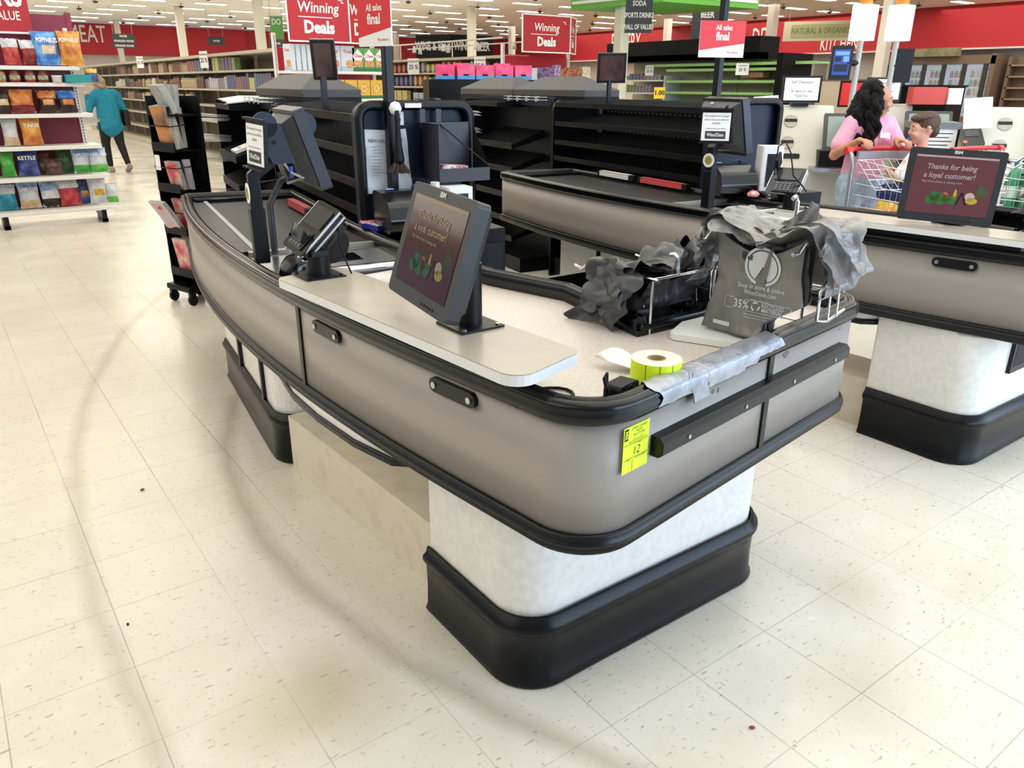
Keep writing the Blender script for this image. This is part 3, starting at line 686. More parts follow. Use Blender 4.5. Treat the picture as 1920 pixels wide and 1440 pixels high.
magazine('red magazine with pale border in the middle pocket of the stand', -.02, -.05, .805, .20, .19, .03, R(-10), 3)
magazine('narrow grey magazine right of the red one in the middle pocket', .03, -.15, .805, .08, .2, .025, R(-4), 2)
magazine('pale magazine headed SKI flopping out of the low pocket', -.06, .03, .52, .24, .24, .03, R(-24), 2, .05, 'SKI')
magazine('pink and white magazine pressed behind the flopping pale one', .02, -.02, .52, .22, .22, .03, R(-8), 3, .02)
magazine('pink celebrity magazine upright in the bottom wire pocket', -.03, -.02, .215, .23, .25, .03, R(-8), 3)
magazine('grey magazine behind the pink one in the bottom pocket', .06, .03, .215, .24, .26, .03, R(-3), 2)
tag(MB().box((0, 0, 0), (.003, .06, .10), M=Matrix.Translation((MAGO.x, MAGO.y, .98)) @ RZ(MAGR) @ T(-.082, .085, .0)).build('price_card', WHITE), 'white price card clipped to the front of the magazine stand', 'card')
# newspaper on the sloping tray and loose leaflets above
m = Matrix.Translation(W1(-.03, 2.42, 1.105)) @ RZ(A9) @ RY(R(-20)); b = MB().box((0, 0, 0), (.30, .19, .02), 0, m)
b.box((.02, .0, .0105), (.12, .14, .001), 1, m); b.text('STORE GUIDE', .02, m @ T(-.105, 0, .011) @ RZ(R(-90)), 2, bold=.01)
tag(b.build('newspaper', [WHITE, MAGC[3], INK]), 'white leaflet stack with photo lying on the sloping tray', 'newspaper')
for k in range(5):
    m = Matrix.Translation(W1(-.04 + .012 * k, 2.66 + .10 * k, 1.368 + .006 * k)) @ RZ(A9 + .2 * k - .3) @ RY(R(-6))
    tag(MB().box((0, 0, 0), (.2, .24, .003), M=m).build('leaflet', WHITE), 'crumpled pale leaflet in the top tray of the sweet rack', 'leaflet', 'leaflets in the top tray')
# ================================================================== second counter and the things standing on both
C2 = dup(C1, (2.36, 0.02, 0), R(2.6), label='second checkout counter with taupe side, white pedestal and customer screen, behind the near one')
for ch in [o for o in bpy.data.objects if o.parent == C2]:
    nm = ch.name.split('.')[0]
    if nm in ('lot_sticker', 'duct_tape', 'scrape', 'cable'):
        bpy.data.objects.remove(ch)
    elif nm in ('pedestal', 'kick_box'):
        ch.location.x -= .10; ch.location.y -= .05; ch.rotation_euler = (0, 0, -R(2.6))
    elif nm == 'rim_bracket' and ch.data.vertices[0].co.y > .6:
        for g in list(ch.children): bpy.data.objects.remove(g)
        bpy.data.objects.remove(ch)
def C2W(x, y, z=0.0): c, s_ = math.cos(R(2.6)), math.sin(R(2.6)); return Vector((2.36 + x * c - y * s_, .02 + x * s_ + y * c, z))

def face_matrix(c, yaw, tilt, roll):
    ya, ti, ro = R(yaw), R(tilt), R(roll)
    n = Vector((math.cos(ya) * math.cos(ti), math.sin(ya) * math.cos(ti), math.sin(ti)))
    up = Vector((-math.cos(ya) * math.sin(ti), -math.sin(ya) * math.sin(ti), math.cos(ti))); rt = up.cross(n)
    r2 = math.cos(ro) * rt + math.sin(ro) * up; u2 = -math.sin(ro) * rt + math.cos(ro) * up
    m = Matrix((r2, u2, n)).transposed().to_4x4(); m.translation = Vector(c); return m
def rel(M, o): return Matrix.Translation(-Vector(o)) @ M
MONB = mat('monitor charcoal plastic', s(40, 41, 45), .42)
SCR1 = mat('dim red screen', s(48, 10, 12), .10, emit=s(110, 24, 24), estr=.07)
SCR2 = mat('dull red screen', s(84, 50, 54), .10, emit=s(130, 64, 70), estr=.16)
SCRT = mat('screen lettering', s(128, 108, 78), .4, emit=s(170, 150, 120), estr=.08)
SCRT2 = mat('screen lettering bright', s(150, 138, 134), .4, emit=s(190, 175, 170), estr=.18)
def veg(b, M, w_, h_, k0):
    """basket of fruit and vegetables on the screen"""
    def disc(x, y, r, mi, sx=1.0, sy=1.0, n=14, lift=.0007): b.add([M @ Vector((x * w_ + r * w_ * sx * math.cos(t), y * h_ + r * w_ * sy * math.sin(t), lift)) for t in [i * 2 * math.pi / n for i in range(n)]], [tuple(range(n))], mi)
    for (x, y, r) in ((-.22, -.14, .07), (-.14, -.18, .08), (-.27, -.20, .06), (-.08, -.16, .05), (.0, -.19, .06)): disc(x, y, r, k0)
    disc(-.10, -.12, .045, k0 + 1); disc(.02, -.10, .02, k0 + 2, 1, 4); disc(.20, -.11, .06, k0 + 3, 1, .9); disc(.23, -.18, .055, k0 + 2, 1.3, .8)
    for i in range(6):
        a = .2 + i * .22; b.add([M @ Vector(((.26 + .0 * i) * w_, -.14 * h_, .0008)), M @ Vector(((.26 + .17 * math.cos(a) + .012) * w_, (-.14 + .24 * math.sin(a)) * h_, .0008)), M @ Vector(((.26 + .17 * math.cos(a) - .012) * w_, (-.14 + .25 * math.sin(a)) * h_, .0008))], [(0, 1, 2)], k0)
    for x0, x1 in ((.04, .10), (.16, .10)): b.add([M @ Vector((x0 * w_, -.26 * h_, .001)), M @ Vector(((x0 + .02) * w_, -.26 * h_, .001)), M @ Vector(((x1 + .012) * w_, -.05 * h_, .001)), M @ Vector(((x1 - .01) * w_, -.05 * h_, .001))], [(0, 1, 2, 3)], k0 + 4)
def customer_screen(label, M, w_, h_, post, scr, txt, dim):
    r = thing('customer_monitor', label, 'monitor', post)
    Ml = rel(M, post)
    cs = MB().rbox((0, 0, -.016), (w_, h_, .032), .012, M=Ml)
    cs.box((0, 0, -.045), (w_ * .8, h_ * .8, .03), 0, Ml, taper=(1.15, 1.15)); cs = cs.build('casing', MONB, r, bevel=.003)
    for i in range(5): MB().cyl((w_ * .10 + i * .014, -h_ * .455, .0006), .003, .002, M=Ml, n=10).build('button', BLACKMATT, cs)
    b = MB(); b.text('IBM', .017, Ml @ T(0, h_ * .457, .0006), 0, bold=.03, xs=1.1, shear=0); b.build('badge', mat('pale badge', s(205, 205, 200), .4), cs)
    sw, sh = w_ - .05, h_ - .058; Ms = Ml @ T(0, .004, .0008)
    b = MB().box((0, 0, 0), (sw, sh, .0008), 0, Ms)
    b.text('Thanks for being', sh * .125, Ms @ T(-sw * .04, sh * .30, .0006), 1, bold=.014, xs=.93, shear=.15)
    b.text('a loyal customer!', sh * .125, Ms @ T(-sw * .05, sh * .155, .0006), 1, bold=.014, xs=.93, shear=.15)
    b.text('This Winn-Dixie is closing soon.', sh * .05, Ms @ T(-sw * .12, sh * .045, .0006), 1, shear=.15, bold=.004)
    b.box((0, sh * .475, .0006), (sw * .98, sh * .03, .0004), 1, Ms)
    veg(b, Ms @ T(sw * .05, -sh * .06, .0), sw, sh, 2)
    def dm(nm, c): return mat(nm + (' dim' if dim else ''), tuple(k * (.35 if dim else .7) for k in s(*c)), .1, emit=s(*c), estr=.06 if dim else .18)
    b.build('display', [scr, txt, dm('leaf green on screen', (60, 110, 50)), dm('tomato on screen', (190, 120, 80)), dm('banana on screen', (190, 170, 60)), dm('onion on screen', (200, 180, 160)), dm('bag shadow on screen', (50, 20, 22))], r)
    ps = MB().cyl((0, 0, .075), .028, .145, n=20).box((0, 0, .003), (.115, .115, .005)); ps.lathe([(0, .15), (.024, .15), (.026, .165), (.02, .2), (0, .21)], n=16)
    d = Ml @ Vector((0, 0, -.04)); ps.tube([(0, 0, .19), tuple(d * .5 + Vector((0, 0, .10)) * .5), tuple(d)], .017, n=10)
    ps = ps.build('stand', BLACKMET, r)
    for sx in (-1, 1):
        for sy in (-1, 1): MB().cyl((sx * .046, sy * .046, .007), .006, .004, n=10).build('bolt', SCREW, ps)
    return r
customer_screen('dim red screen thanking a loyal customer, on the near counter plank', face_matrix((-.224, .433, 1.148), -185, 17.7, -2.3), .315, .262, (-.141, .400, .9655), SCR1, SCRT, True)
mp = (2.29, .475, .9655)
customer_screen('bright red screen thanking a loyal customer, on the far counter plank', face_matrix((2.205, .47, 1.118), -150, 4, -2), .345, .285, mp, SCR2, SCRT2, False)

# ---- card terminals on swivel posts
GLOSSB = mat('gloss black plastic', s(12, 12, 15), .14)
SILV = mat('silver band', s(196, 206, 220), .25, .4)
TSCR = mat('terminal screen', s(46, 48, 54), .1)
KEYM = mat('grey keys', s(96, 98, 104), .4)
def terminal(label, post, M, w_, h_, hood_, stylus):
    r = thing('card_terminal', label, 'card terminal', post)
    Ml = rel(M, post)
    b = MB().rbox((0, 0, -.02), (w_, h_, .034), .014, M=Ml).rbox((0, -.0, -.045), (w_ * .86, h_ * .9, .03), .012, M=Ml); bd = b.build('body', GLOSSB, r, bevel=.004)
    # silver bands along both long sides
    for sx in (-1, 1):
        for k, o_ in enumerate((-.006, -.026)):
            MB().tube([Ml @ Vector((sx * (w_ / 2 + .001), h_ * .47, o_)), Ml @ Vector((sx * (w_ / 2 + .002), -h_ * .2, o_)), Ml @ Vector((sx * w_ * .46, -h_ * .47, o_ - .004)), Ml @ Vector((sx * w_ * .30, -h_ * .51, o_ - .006))], .0036, n=8).build('side_band', SILV, bd)
    MB().rbox((0, h_ * .22, -.0015), (w_ * .78, h_ * .38, .004), .004, M=Ml).build('screen', TSCR, r)
    MB().rbox((0, -h_ * .24, -.001), (w_ * .66, h_ * .36, .004), .008, M=Ml).build('keypad_plate', mat('dark key plate', s(20, 20, 24), .35), r)
    kb = MB()
    for i in range(4):
        for j in range(4): kb.box(((i - 1.5) * w_ * .13, -h_ * (.13 + .075 * j), .003), (w_ * .09, h_ * .045, .004), 0, Ml)
    kb.build('keys', KEYM, r)
    if hood_:
        def hf(u_, v_):
            a = math.pi * (.02 + .96 * u_); q = .036 + .004 * v_
            return Ml @ Vector((-w_ * .06 + q * 1.25 * math.cos(a) * (1 - .1 * v_), -h_ * .16 - v_ * .03 + .01 * math.sin(a), -.002 + q * 1.0 * math.sin(a) * (1 - .45 * v_)))
        g = MB().grid(hf, 14, 6).grid(lambda u_, v_: hf(1 - u_, v_) * .995, 14, 6); o = g.build('pin_shield', GLOSSB, r); o['label'] = 'rounded black keypad hood'
    if stylus:
        MB().tube([Ml @ Vector(p) for p in ((-w_ * .46, h_ * .25, .0), (-w_ * .46, h_ * .5, .05), (-w_ * .42, h_ * .62, .10), (-w_ * .2, h_ * .66, .125), (w_ * .05, h_ * .4, .10), (w_ * .25, h_ * .0, .03), (w_ * .52, -h_ * .1, .0), (w_ * .75, -h_ * .3, -.01))], .0035, n=6).build('stylus_cord', BLACKMATT, r)
        MB().rbox((-w_ * .40, h_ * .52, .03), (.012, .06, .06), .004, M=Ml).build('stylus_holder', BLACKMATT, r)
    else:
        MB().tube([Ml @ Vector((w_ * .5, h_ * .3, -.03)), Ml @ Vector((w_ * .62, h_ * .1, -.06)), (.06, -.06, .05), (.08, -.05, .005)], .0025, n=6).build('cable', BLACKMATT, r)
    ctr = Ml.translation
    sv = MB().cyl((0, 0, .03), .034, .06, n=24).box((0, 0, .002), (.12, .12, .004)).build('post', BLACKMET, r)
    ax = (Ml.to_3x3() @ Vector((1, 0, 0))); Mw = frame((ctr + (Ml.to_3x3() @ Vector((0, 0, -.07))) * 1.0), Vector((0, 0, 1)).cross(ax), ax)
    for sgn in (-.042, .042):
        n = 14; rr = .055; hv = MB()
        hv.add([Mw @ Vector((rr * math.cos(t), rr * math.sin(t), sgn + dz)) for dz in (-.002, .002) for t in [i * 2 * math.pi / n for i in range(n)]],
               [tuple(range(n))[::-1], tuple(range(n, 2 * n))] + [(i, (i + 1) % n, n + (i + 1) % n, n + i) for i in range(n)])
        hv.build('swivel_cheek', BLACKMET, r)
    MB().box((0, 0, .066), (.05, .05, .014)).build('swivel_foot', BLACKMET, r)
    for i in range(4): MB().cyl(((-1) ** i * .048, (1 if i < 2 else -1) * .048, .006), .005, .004, n=8).build('bolt', BLACKMATT, sv)
    return r
t1p = (-.228, 1.075, .9655); terminal('card terminal with keypad hood and silver bands on the near plank', t1p, face_matrix((-.225, 1.12, 1.10), 191, 45, -12), .13, .175, True, False)
t2p = tuple(C2W(-.228, 1.10, .9655)); terminal('card terminal with looping stylus cord on the far plank', t2p, face_matrix((2.112, 1.17, 1.082), 200, 54, 0), .145, .18, False, True)

# ---- bent arms that carry the register displays
CARD = mat('printed notice card', s(240, 240, 240), .6)
MONG = mat('grey monitor housing', s(62, 63, 66), .5)
def arm(label, base, rz, sign_M, notice, mon):
    r = thing('register_arm', label, 'register display', base, rz)
    b = MB(); P = [(0, 0, 0), (0, 0, .16), (.0, 0, .29), (.09, 0, .36), (.11, 0, .37)]
    def bar(pts, w_, d_):
        k = len(pts); vs = []
        for i, q in enumerate(pts):
            a = Vector(pts[max(i - 1, 0)]); c_ = Vector(pts[min(i + 1, k - 1)]); t = (c_ - a).normalized(); nx = Vector((t.z, 0, -t.x))
            for sx, sy in ((-1, -1), (1, -1), (1, 1), (-1, 1)): vs.append(Vector(q) + nx * sx * w_ / 2 + Vector((0, sy * d_ / 2, 0)))
        b.add(vs, [(0, 1, 2, 3)[::-1], tuple(4 * (k - 1) + i for i in range(4))] + [(4 * i + j, 4 * i + (j + 1) % 4, 4 * i + 4 + (j + 1) % 4, 4 * i + 4 + j) for i in range(k - 1) for j in range(4)])
    bar(P, .042, .042); b.box((0, 0, .09), (.050, .050, .19)); b.build('bent_post', BLACKMET, r, bevel=.004)
    o = MB().cyl((-.023, 0, .235), .034, .003, axis='x', n=24).build('round_sticker', WHITE, r); o['label'] = 'white round sticker with an olive centre'
    MB().cyl((-.025, 0, .235), .021, .002, axis='x', n=24).build('sticker_centre', mat('olive sticker ink', s(150, 140, 60), .6), o)
    pl = MB().prism(round_poly([(-.085, .06), (-.085, -.0), (-.05, -.07), (.05, -.07), (.085, -.0), (.085, .06)], [.015, .02, .01, .01, .02, .015]), -.004, .004, M=Matrix.Translation((.115, -.032, .40)) @ RX(R(90)))
    for sx in (-.062, .062): pl.cyl((.115 + sx * 1.05, -.032, .455), .042, .008, axis='y', n=22)
    pl = pl.build('bracket_plate', mat('blue-black bracket', s(20, 28, 48), .4), r)
    for sx, sz in ((-.055, .44), (.055, .44), (-.04, .40), (.04, .40)): MB().cyl((.115 + sx, -.038, sz), .007, .004, axis='y', n=10).build('bolt', BLACKMATT, pl)
    Ms = rel2(sign_M, base, rz)
    sh = MB().box((0, 0, -.006), (.150, .150, .010), 0, Ms).box((0, -.078, .006), (.153, .006, .02), 0, Ms).box((0, .078, .004), (.153, .008, .014), 0, Ms).build('sign_holder', BLACKMATT, r)
    b = MB().box((0, -.002, .001), (.134, .130, .002), 0, Ms)
    for i, st in enumerate(('The weekly ad is no longer', 'valid at this store effective', '2/4/2026')): b.text(st, .0115, Ms @ T(0, .048 - .017 * i, .0025), 1, bold=.002, xs=.95, shear=.2)
    b.text('Thanks for being a loyal customer', .0072, Ms @ T(0, -.010, .0025), 1, bold=.01, xs=.95)
    b.box((0, -.040, .0024), (.098, .036, .0006), 1, Ms); b.text('Winn/Dixie', .0235, Ms @ T(0, -.040, .0028), 0, bold=.014, xs=.72)
    o = b.build('notice_card', [CARD, mat('notice print', s(52, 52, 54), .7)], sh); o['label'] = 'white notice that the weekly ad is no longer valid'
    # display seen from behind
    Mm = rel2(mon, base, rz)
    b = MB().rbox((0, 0, -.02), (.33, .275, .04), .01, M=Mm); b.build('display_frame', mat('slate monitor frame', s(38, 42, 52), .4), r, bevel=.003)
    b = MB(); w0, h0, w1, h1 = .31, .25, .24, .17
    vs = [(sx * w_ / 2, sy * h_ / 2 + o_, z) for (w_, h_, z, o_) in ((w0, h0, -.04, 0), (w1, h1, -.085, .02)) for sx, sy in ((-1, -1), (1, -1), (1, 1), (-1, 1))]
    b.add(vs, [(0, 1, 2, 3), (7, 6, 5, 4)] + [(i, 4 + i, 4 + (i + 1) % 4, (i + 1) % 4) for i in range(4)], 0, Mm); hb = b.build('rear_housing', MONG, r, bevel=.004)
    b = MB(); b.text('IBM', .016, Mm @ frame((.05, .12, -.066), (-1, 0, 0), (0, .8, -.6)), 0, bold=.03); b.build('badge', mat('pale badge', s(205, 205, 200), .4), hb)
    MB().box((.08, .06, -.064), (.004, .05, .035), M=Mm).build('asset_label', WHITE, hb)
    MB().box((.0, -.02, -.10), (.10, .10, .03), M=Mm).build('mount_plate', BLACKMET, r)
    a0 = Mm @ Vector((.05, -.06, -.09)); a1 = Mm @ Vector((.12, -.12, -.05))
    c = MB().tube([(.10, -.04, .33), (.12, -.06, .30), (.15, -.08, .285), tuple(a0 + Vector((0, 0, -.05))), tuple(a0)], .005, n=8).build('cable', GREYMET, r); c['label'] = 'grey cable with a blue plug'
    MB().cyl((.118, -.055, .305), .007, .035, n=10, M=None).build('plug', mat('blue plug', s(40, 70, 190), .4), c)
    return r
def rel2(M, base, rz): return (Matrix.Translation(base) @ RZ(rz)).inverted() @ M
ab = tuple(W1(-.56, -.545, .905))
arm('bent black arm with weekly ad notice and tilted display, near counter', ab, A9, frame(W1(-.55, -.60, 1.302), (.07, -.995, -.04), (-.995, -.07, .06)), '', frame(W1(-.348, -.46, 1.285), (.147, .989, 0), Vector((.989, -.147, 0)) * math.cos(R(17)) + Vector((0, 0, math.sin(R(17))))))
ab2 = (2.115, 1.62, .905)
arm('bent black arm with weekly ad notice and large dark display, far counter', ab2, R(2.6), frame(Vector(ab2) + Vector((-.05, -.05, .40)), (.64, -.77, -.0), (-.77, -.64, .06)), '', frame(Vector(ab2) + Vector((.16, .03, .40)), (.24, .97, 0), (.95, -.24, .22)))

# ---- black receipt printers on a stand behind each counter
def printer(label, loc, rz):
    r = thing('receipt_printer', label, 'printer', loc, rz)
    prof = round_poly([(-.10, 0), (.11, 0), (.13, .05), (.10, .12), (.02, .155), (-.10, .16)], [.01, .03, .04, .04, .02, .03], 6)
    M = Matrix(((0, 0, 1, 0), (1, 0, 0, 0), (0, 1, 0, 0), (0, 0, 0, 1)))
    Mf = Matrix(((0, 0, 1, 0), (-1, 0, 0, 0), (0, 1, 0, 0), (0, 0, 0, 1)))
    MB().prism(prof, -.11, .11, M=Mf).build('body', GLOSSB, r, bevel=.006)
    MB().box((0, -.0, .152), (.17, .02, .012)).build('paper_slot', BLACKMATT, r)
    MB().box((-.05, .05, .162), (.03, .02, .003)).build('status_light', mat('pale blue light', s(150, 180, 230), .3), r)
    MB().tube([(.05, .06, .165), (.07, .05, .175), (.09, .06, .17), (.10, .09, .15)], .005, n=6).build('cable', mat('dark blue cable', s(30, 40, 110), .4), r)
    return r
def stand(label, loc, sx, sy, h):
    r = thing('drawer_stand', label, 'stand', loc, A9)
    MB().box((0, 0, h / 2), (sx, sy, h)).build('cabinet', RACK, r, bevel=.004); MB().box((0, -sy / 2 - .004, h - .12), (sx - .04, .008, .12)).build('drawer', BLACKMATT, r); return r
stand('black cash drawer stand against the near dark panel', tuple(W1(.28, -.21)), .44, .30, .915)
stand('black cash drawer stand against the far dark panel', tuple(W1(.28, -.24) + LANE2), .44, .36, .915)
printer('black receipt printer in front of the taped notices, near lane', tuple(W1(.10, -.22, .917)), A9)
printer('black receipt printer beneath the large dark display, far lane', tuple(W1(-.04, -.22, .917) + LANE2), A9 - .25)
def white_bottle(label, p):
    r = thing('pump_bottle', label, 'bottle', p)
    MB().lathe([(0, 0), (.03, 0), (.032, .01), (.032, .11), (.026, .14), (.014, .158), (.014, .165)], n=20).build('bottle_body', mat('white plastic bottle', s(232, 232, 230), .35), r)
    MB().cyl((0, 0, .178), .019, .03, n=20).build('cap', mat('white ribbed cap', s(222, 222, 220), .4), r)
white_bottle('white plastic bottle with ribbed cap beside the near printer', tuple(W1(.215, -.27, .917)))
r = thing('coin_scanner', 'white boxy device with dark window behind the near customer screen', 'device', tuple(W1(.315, -.25, .917)), A9)
MB().rbox((0, 0, .085), (.115, .12, .17), .012).build('casing', mat('white device plastic', s(236, 236, 238), .35), r, bevel=.008); MB().box((-.005, -.0615, .10), (.075, .003, .09)).build('window', TSCR, r)
r = thing('coin_scanner', 'tall white device with dark window right of the far printer', 'device', tuple(W1(.15, -.32, .917) + LANE2), A9 - .5)
MB().rbox((0, 0, .13), (.12, .13, .26), .012).build('casing', mat('white device plastic', s(236, 236, 238), .35), r, bevel=.006); MB().box((.0, -.0665, .13), (.06, .003, .18)).build('window', TSCR, r)
MB().box((0, -.12, .012), (.13, .10, .012)).build('foot', BLACKMATT, r)
tag(MB().lathe([(0, 0), (.03, .004), (.036, .016), (.022, .03), (.012, .034), (0, .035)], tuple(W1(-.02, -.40, .912) + LANE2), n=9).build('paper_wad', mat('pink striped paper', s(226, 110, 112), .5, col2=s(240, 210, 210), nscale=60), bevel=0), 'crumpled pink striped paper wad in front of the far printer', 'paper')

# ---- loose things on the near counter
dv = (.147, .989)
def divider(label, p0, p1, z, parts):
    a, b_ = Vector(p0), Vector(p1); L = (b_ - a).length; ang = math.atan2(b_.y - a.y, b_.x - a.x)
    r = thing('order_divider', label, 'divider bar', ((a.x + b_.x) / 2, (a.y + b_.y) / 2, z), ang)
    MB().rbox((0, 0, .0175), (L, .04, .035), .004).build('bar', BLACKMATT, r)
    x = -L / 2 + .03
    for wd, m in parts: MB().box((x + wd * L / 2, 0, .0352), (wd * L, .036, .0012)).box((x + wd * L / 2, -.0205 if p1[1] < p0[1] else .0205, .018), (wd * L, .001, .03)).build('insert', m, r); x += wd * L + .01
PINKI = mat('faded red insert', s(176, 62, 66), .5); WHI = mat('white insert', s(214, 212, 208), .5)
q = lambda x, y: (W1(x, y).x, W1(x, y).y, 0)
divider('black order divider with red insert beside the near belt', q(-.13, .95), q(-.125, .50), .8815, ((.8, PINKI),))
divider('black order divider with white insert beside the near belt, closer to the printer', q(-.125, .42), q(-.12, .10), .8815, ((.8, WHI),))
q2 = lambda x, y: (W1(x, y).x + LANE2.x, W1(x, y).y, 0)
divider('black order divider with white insert on the far belt', q2(-.08, 1.05), q2(-.08, .62), .895, ((.8, WHI),))
divider('black order divider with red insert on the far belt', q2(-.08, .57), q2(-.08, .08), .895, ((.85, mat('red insert', s(196, 70, 72), .5)),))
def card_box(label, x, y, z, rz, top):
    r = thing('card_box', label, 'small box', (x, y, z), rz)
    MB().box((0, 0, .011), (.062, .09, .022)).build('carton', mat('blue carton', s(36, 44, 150), .45), r); MB().box((0, 0, .0225), (.058, .086, .0012)).build('face_print', top, r)
card_box('small red and blue carton lying by the belt end', .395, 2.03, .912, R(-20), mat('red carton print', s(214, 92, 92), .5, col2=s(236, 210, 206), nscale=70))
card_box('small blue carton below the red one at the belt end', .405, 1.95, .912, R(5), mat('white carton print', s(200, 204, 214), .5))
r = thing('check_holder', 'bent thin black bracket standing by the near belt end', 'bracket', (-.075, 1.88, .875), A9 + .3)
MB().tube([(0, 0, 0), (0, 0, .19), (.055, 0, .27), (.075, 0, .275)], .014, n=4).build('bent_bar', mat('dark grey bracket', s(48, 48, 54), .45), r)
MB().tube([(.075, 0, .275), (-.06, .05, .262), (-.065, .052, .24)], .004, n=6).tube([(.075, 0, .275), (.13, .03, .272), (.15, .05, .255)], .004, n=6).build('wire_clip', BLACKMET, r)
r = thing('hand_scanner', 'glossy black rounded hand scanner in its cradle behind the plank', 'scanner', (-.14, 1.49, .8695), R(15))
b = MB().lathe([(0, 0), (.05, 0), (.055, .02), (.052, .05), (.04, .075), (.02, .09), (0, .094)], n=22); b.v = [(x * 1.3 + z * .3, y * .9, z) for x, y, z in b.v]; b.build('shell', GLOSSB, r)
MB().rbox((.03, 0, .006), (.15, .09, .012), .03).build('cradle', BLACKMATT, r)
r = thing('scanner_cup', 'black cup with grey rim under the near card terminal', 'cup', (-.04, 1.56, .8735))
MB().lathe([(0, 0), (.05, 0), (.06, .05), (.062, .11), (.056, .115), (.05, .05), (0, .01)], n=22).build('cup_body', GLOSSB, r); MB().lathe([(.05, .114), (.063, .112), (.063, .118), (.05, .119)], n=22).build('cup_rim', mat('olive grey rim', s(112, 110, 92), .5), r)

# cutting board, label roll, backing paper, tape measure
wb = round_poly([(.41, .285), (.515, .075), (.66, .10), (.62, .338), (.52, .338)], [.02, .02, .02, .02, .02], 5)
tag(MB().prism(wb, .859, .876).build('cutting_board', mat('white cutting board', s(240, 240, 238), .4), bevel=.003), 'white board lying on the speckled worktop under the tall bag stack', 'board')
YEL = mat('fluorescent roll', s(224, 248, 30), .5); CREAM = mat('roll edge cream', s(240, 238, 196), .6)
r = thing('label_roll', 'fluorescent yellow roll of auction labels standing on the worktop', 'label roll', (.125, .058, .8585))
b = MB().cyl((0, 0, .035), .056, .07, n=40, caps=False).lathe([(.021, .07), (.056, .07)], n=40, mi=1).lathe([(.021, .0), (.056, .0)], n=40, mi=1)
for a in (R(200), R(232), R(262)): b.box((0.0562 * math.cos(a), .0562 * math.sin(a), .035), (.0008, .0010, .07), 2)
for a in (R(212), R(246)): b.box((.0563 * math.cos(a), .0563 * math.sin(a), .03), (.0008, .012, .0016), 2, rz=a)
b.build('labels', [YEL, CREAM, INK], r); MB().lathe([(.016, .0), (.021, .0), (.021, .0705), (.016, .0705), (.016, 0)], n=28).build('cardboard_core', mat('cardboard', s(150, 122, 92), .8), r)
b = MB(); b.grid(lambda u_, v_: Vector((.215 - .10 * u_ - .04 * v_ * (1 - u_), .20 + .05 * u_ - .10 * v_ * (1 - .5 * u_), .861 + .028 * math.sin(math.pi * u_) * (1 - v_) + .02 * u_)), 8, 8)
o = b.build('backing_paper', WHITE); o.modifiers.new('thickness', 'SOLIDIFY').thickness = .0006; tag(o, 'curled white backing paper beside the yellow label roll', 'paper')
r = thing('tape_measure', 'black tape measure with wrist strap in the counter corner', 'tape measure', (-.004, .032, .8585), R(14))
MB().rbox((0, 0, .026), (.075, .04, .052), .012, axis='y', n=6).build('case', BLACKMATT, r, bevel=.005); MB().cyl((0, -.021, .028), .022, .004, axis='y', n=24).build('face_disc', BLACKMET, r)
MB().tube([(-.036, 0, .03), (-.055, .0, .045), (-.062, .004, .075), (-.05, .006, .082), (-.052, .004, .055), (-.066, .0, .02), (-.07, -.004, .01)], .004, n=6).build('wrist_strap', BLACKMATT, r)

# ---- wire bag racks with stacks of grey carrier bags
BAG = mat('grey carrier film', s(136, 133, 130), .24, col2=s(104, 102, 100), nscale=9, bump=.3, alpha=.93)
BAGD = mat('dark carrier film', s(66, 66, 70), .36, col2=s(44, 44, 48), nscale=14, bump=.5)
BAGP = mat('pale carrier print', s(206, 208, 214), .5)
def hook_wire(P, parent, nm='wire', r_=.0042): return MB().tube(P, r_, n=8).build(nm, CHROME, parent)
def bag_rack(label, M, rounded, hw=.125, cx=0.0):
    p = M.translation; r = thing('bag_rack', label, 'bag rack', p); Ml = Matrix.Translation(-p) @ M
    L = lambda *P: [tuple(Ml @ Vector(q)) for q in P]
    hook_wire(L((cx - hw, 0, .005), (cx + hw, 0, .005), (cx + hw, -.15, .005), (cx - hw, -.15, .005), (cx - hw, 0, .005)), r, 'base_loop')
    for sx in (-1, 1):
        hook_wire(L((cx + sx * hw, -.15, .005), (cx + sx * hw, -.15, .10), (sx * .125, -.15, .15), (sx * .125, -.15, .30)), r, 'upright')
        hook_wire(L((sx * .125, -.17, .30), (sx * .125, -.02, .30), (sx * .125, .11, .292), (sx * .125, .135, .270), (sx * .125, .165, .276)), r, 'bag_arm', .005)
        hook_wire(L((sx * .14, -.14, .20), (sx * .15, .0, .20), (sx * .15, .045, .16), (sx * .15, .04, .08), (sx * .145, -.03, .06), (sx * .14, -.14, .07)), r, 'side_loop')
        for k in range(2): hook_wire(L((sx * .147, -.02 - .05 * k, .20), (sx * .147, -.03 - .05 * k, .065)), r, 'side_rod', .003)
    hook_wire(L((-.125, -.15, .30), (.125, -.15, .30)), r, 'cross_bar'); hook_wire(L((-.13, -.15, .12), (.13, -.15, .12)), r, 'cross_bar')
    hook_wire(L((.03, -.15, .30), (.03, -.15, .36), (.03, -.135, .375), (.03, -.12, .37)), r, 'centre_hook', .006)
    return r
from mathutils import noise as NZ
def crumple(x, y, z, k, amp=.02): 
    v = Vector((x * 9 + k * 3.1, y * 9 - k, z * 9 + k * 1.7)); w = Vector((x * 26 - k, y * 26, z * 26 + k))
    return amp * (NZ.noise(v) + .45 * NZ.noise(w))
def inside_rim(p, on):
    """carrier film is held back by the inside of the counter rim"""
    if not on: return p
    d = (p - E0).dot(N9); lim = -.052 + max(0, p.z - .925) * 1.6
    return p - N9 * (d - lim) if d > lim else p
BAGL = mat('lit carrier film', s(150, 148, 148), 0.28, col2=s(112, 110, 110), nscale=18, bump=.4, alpha=.80)
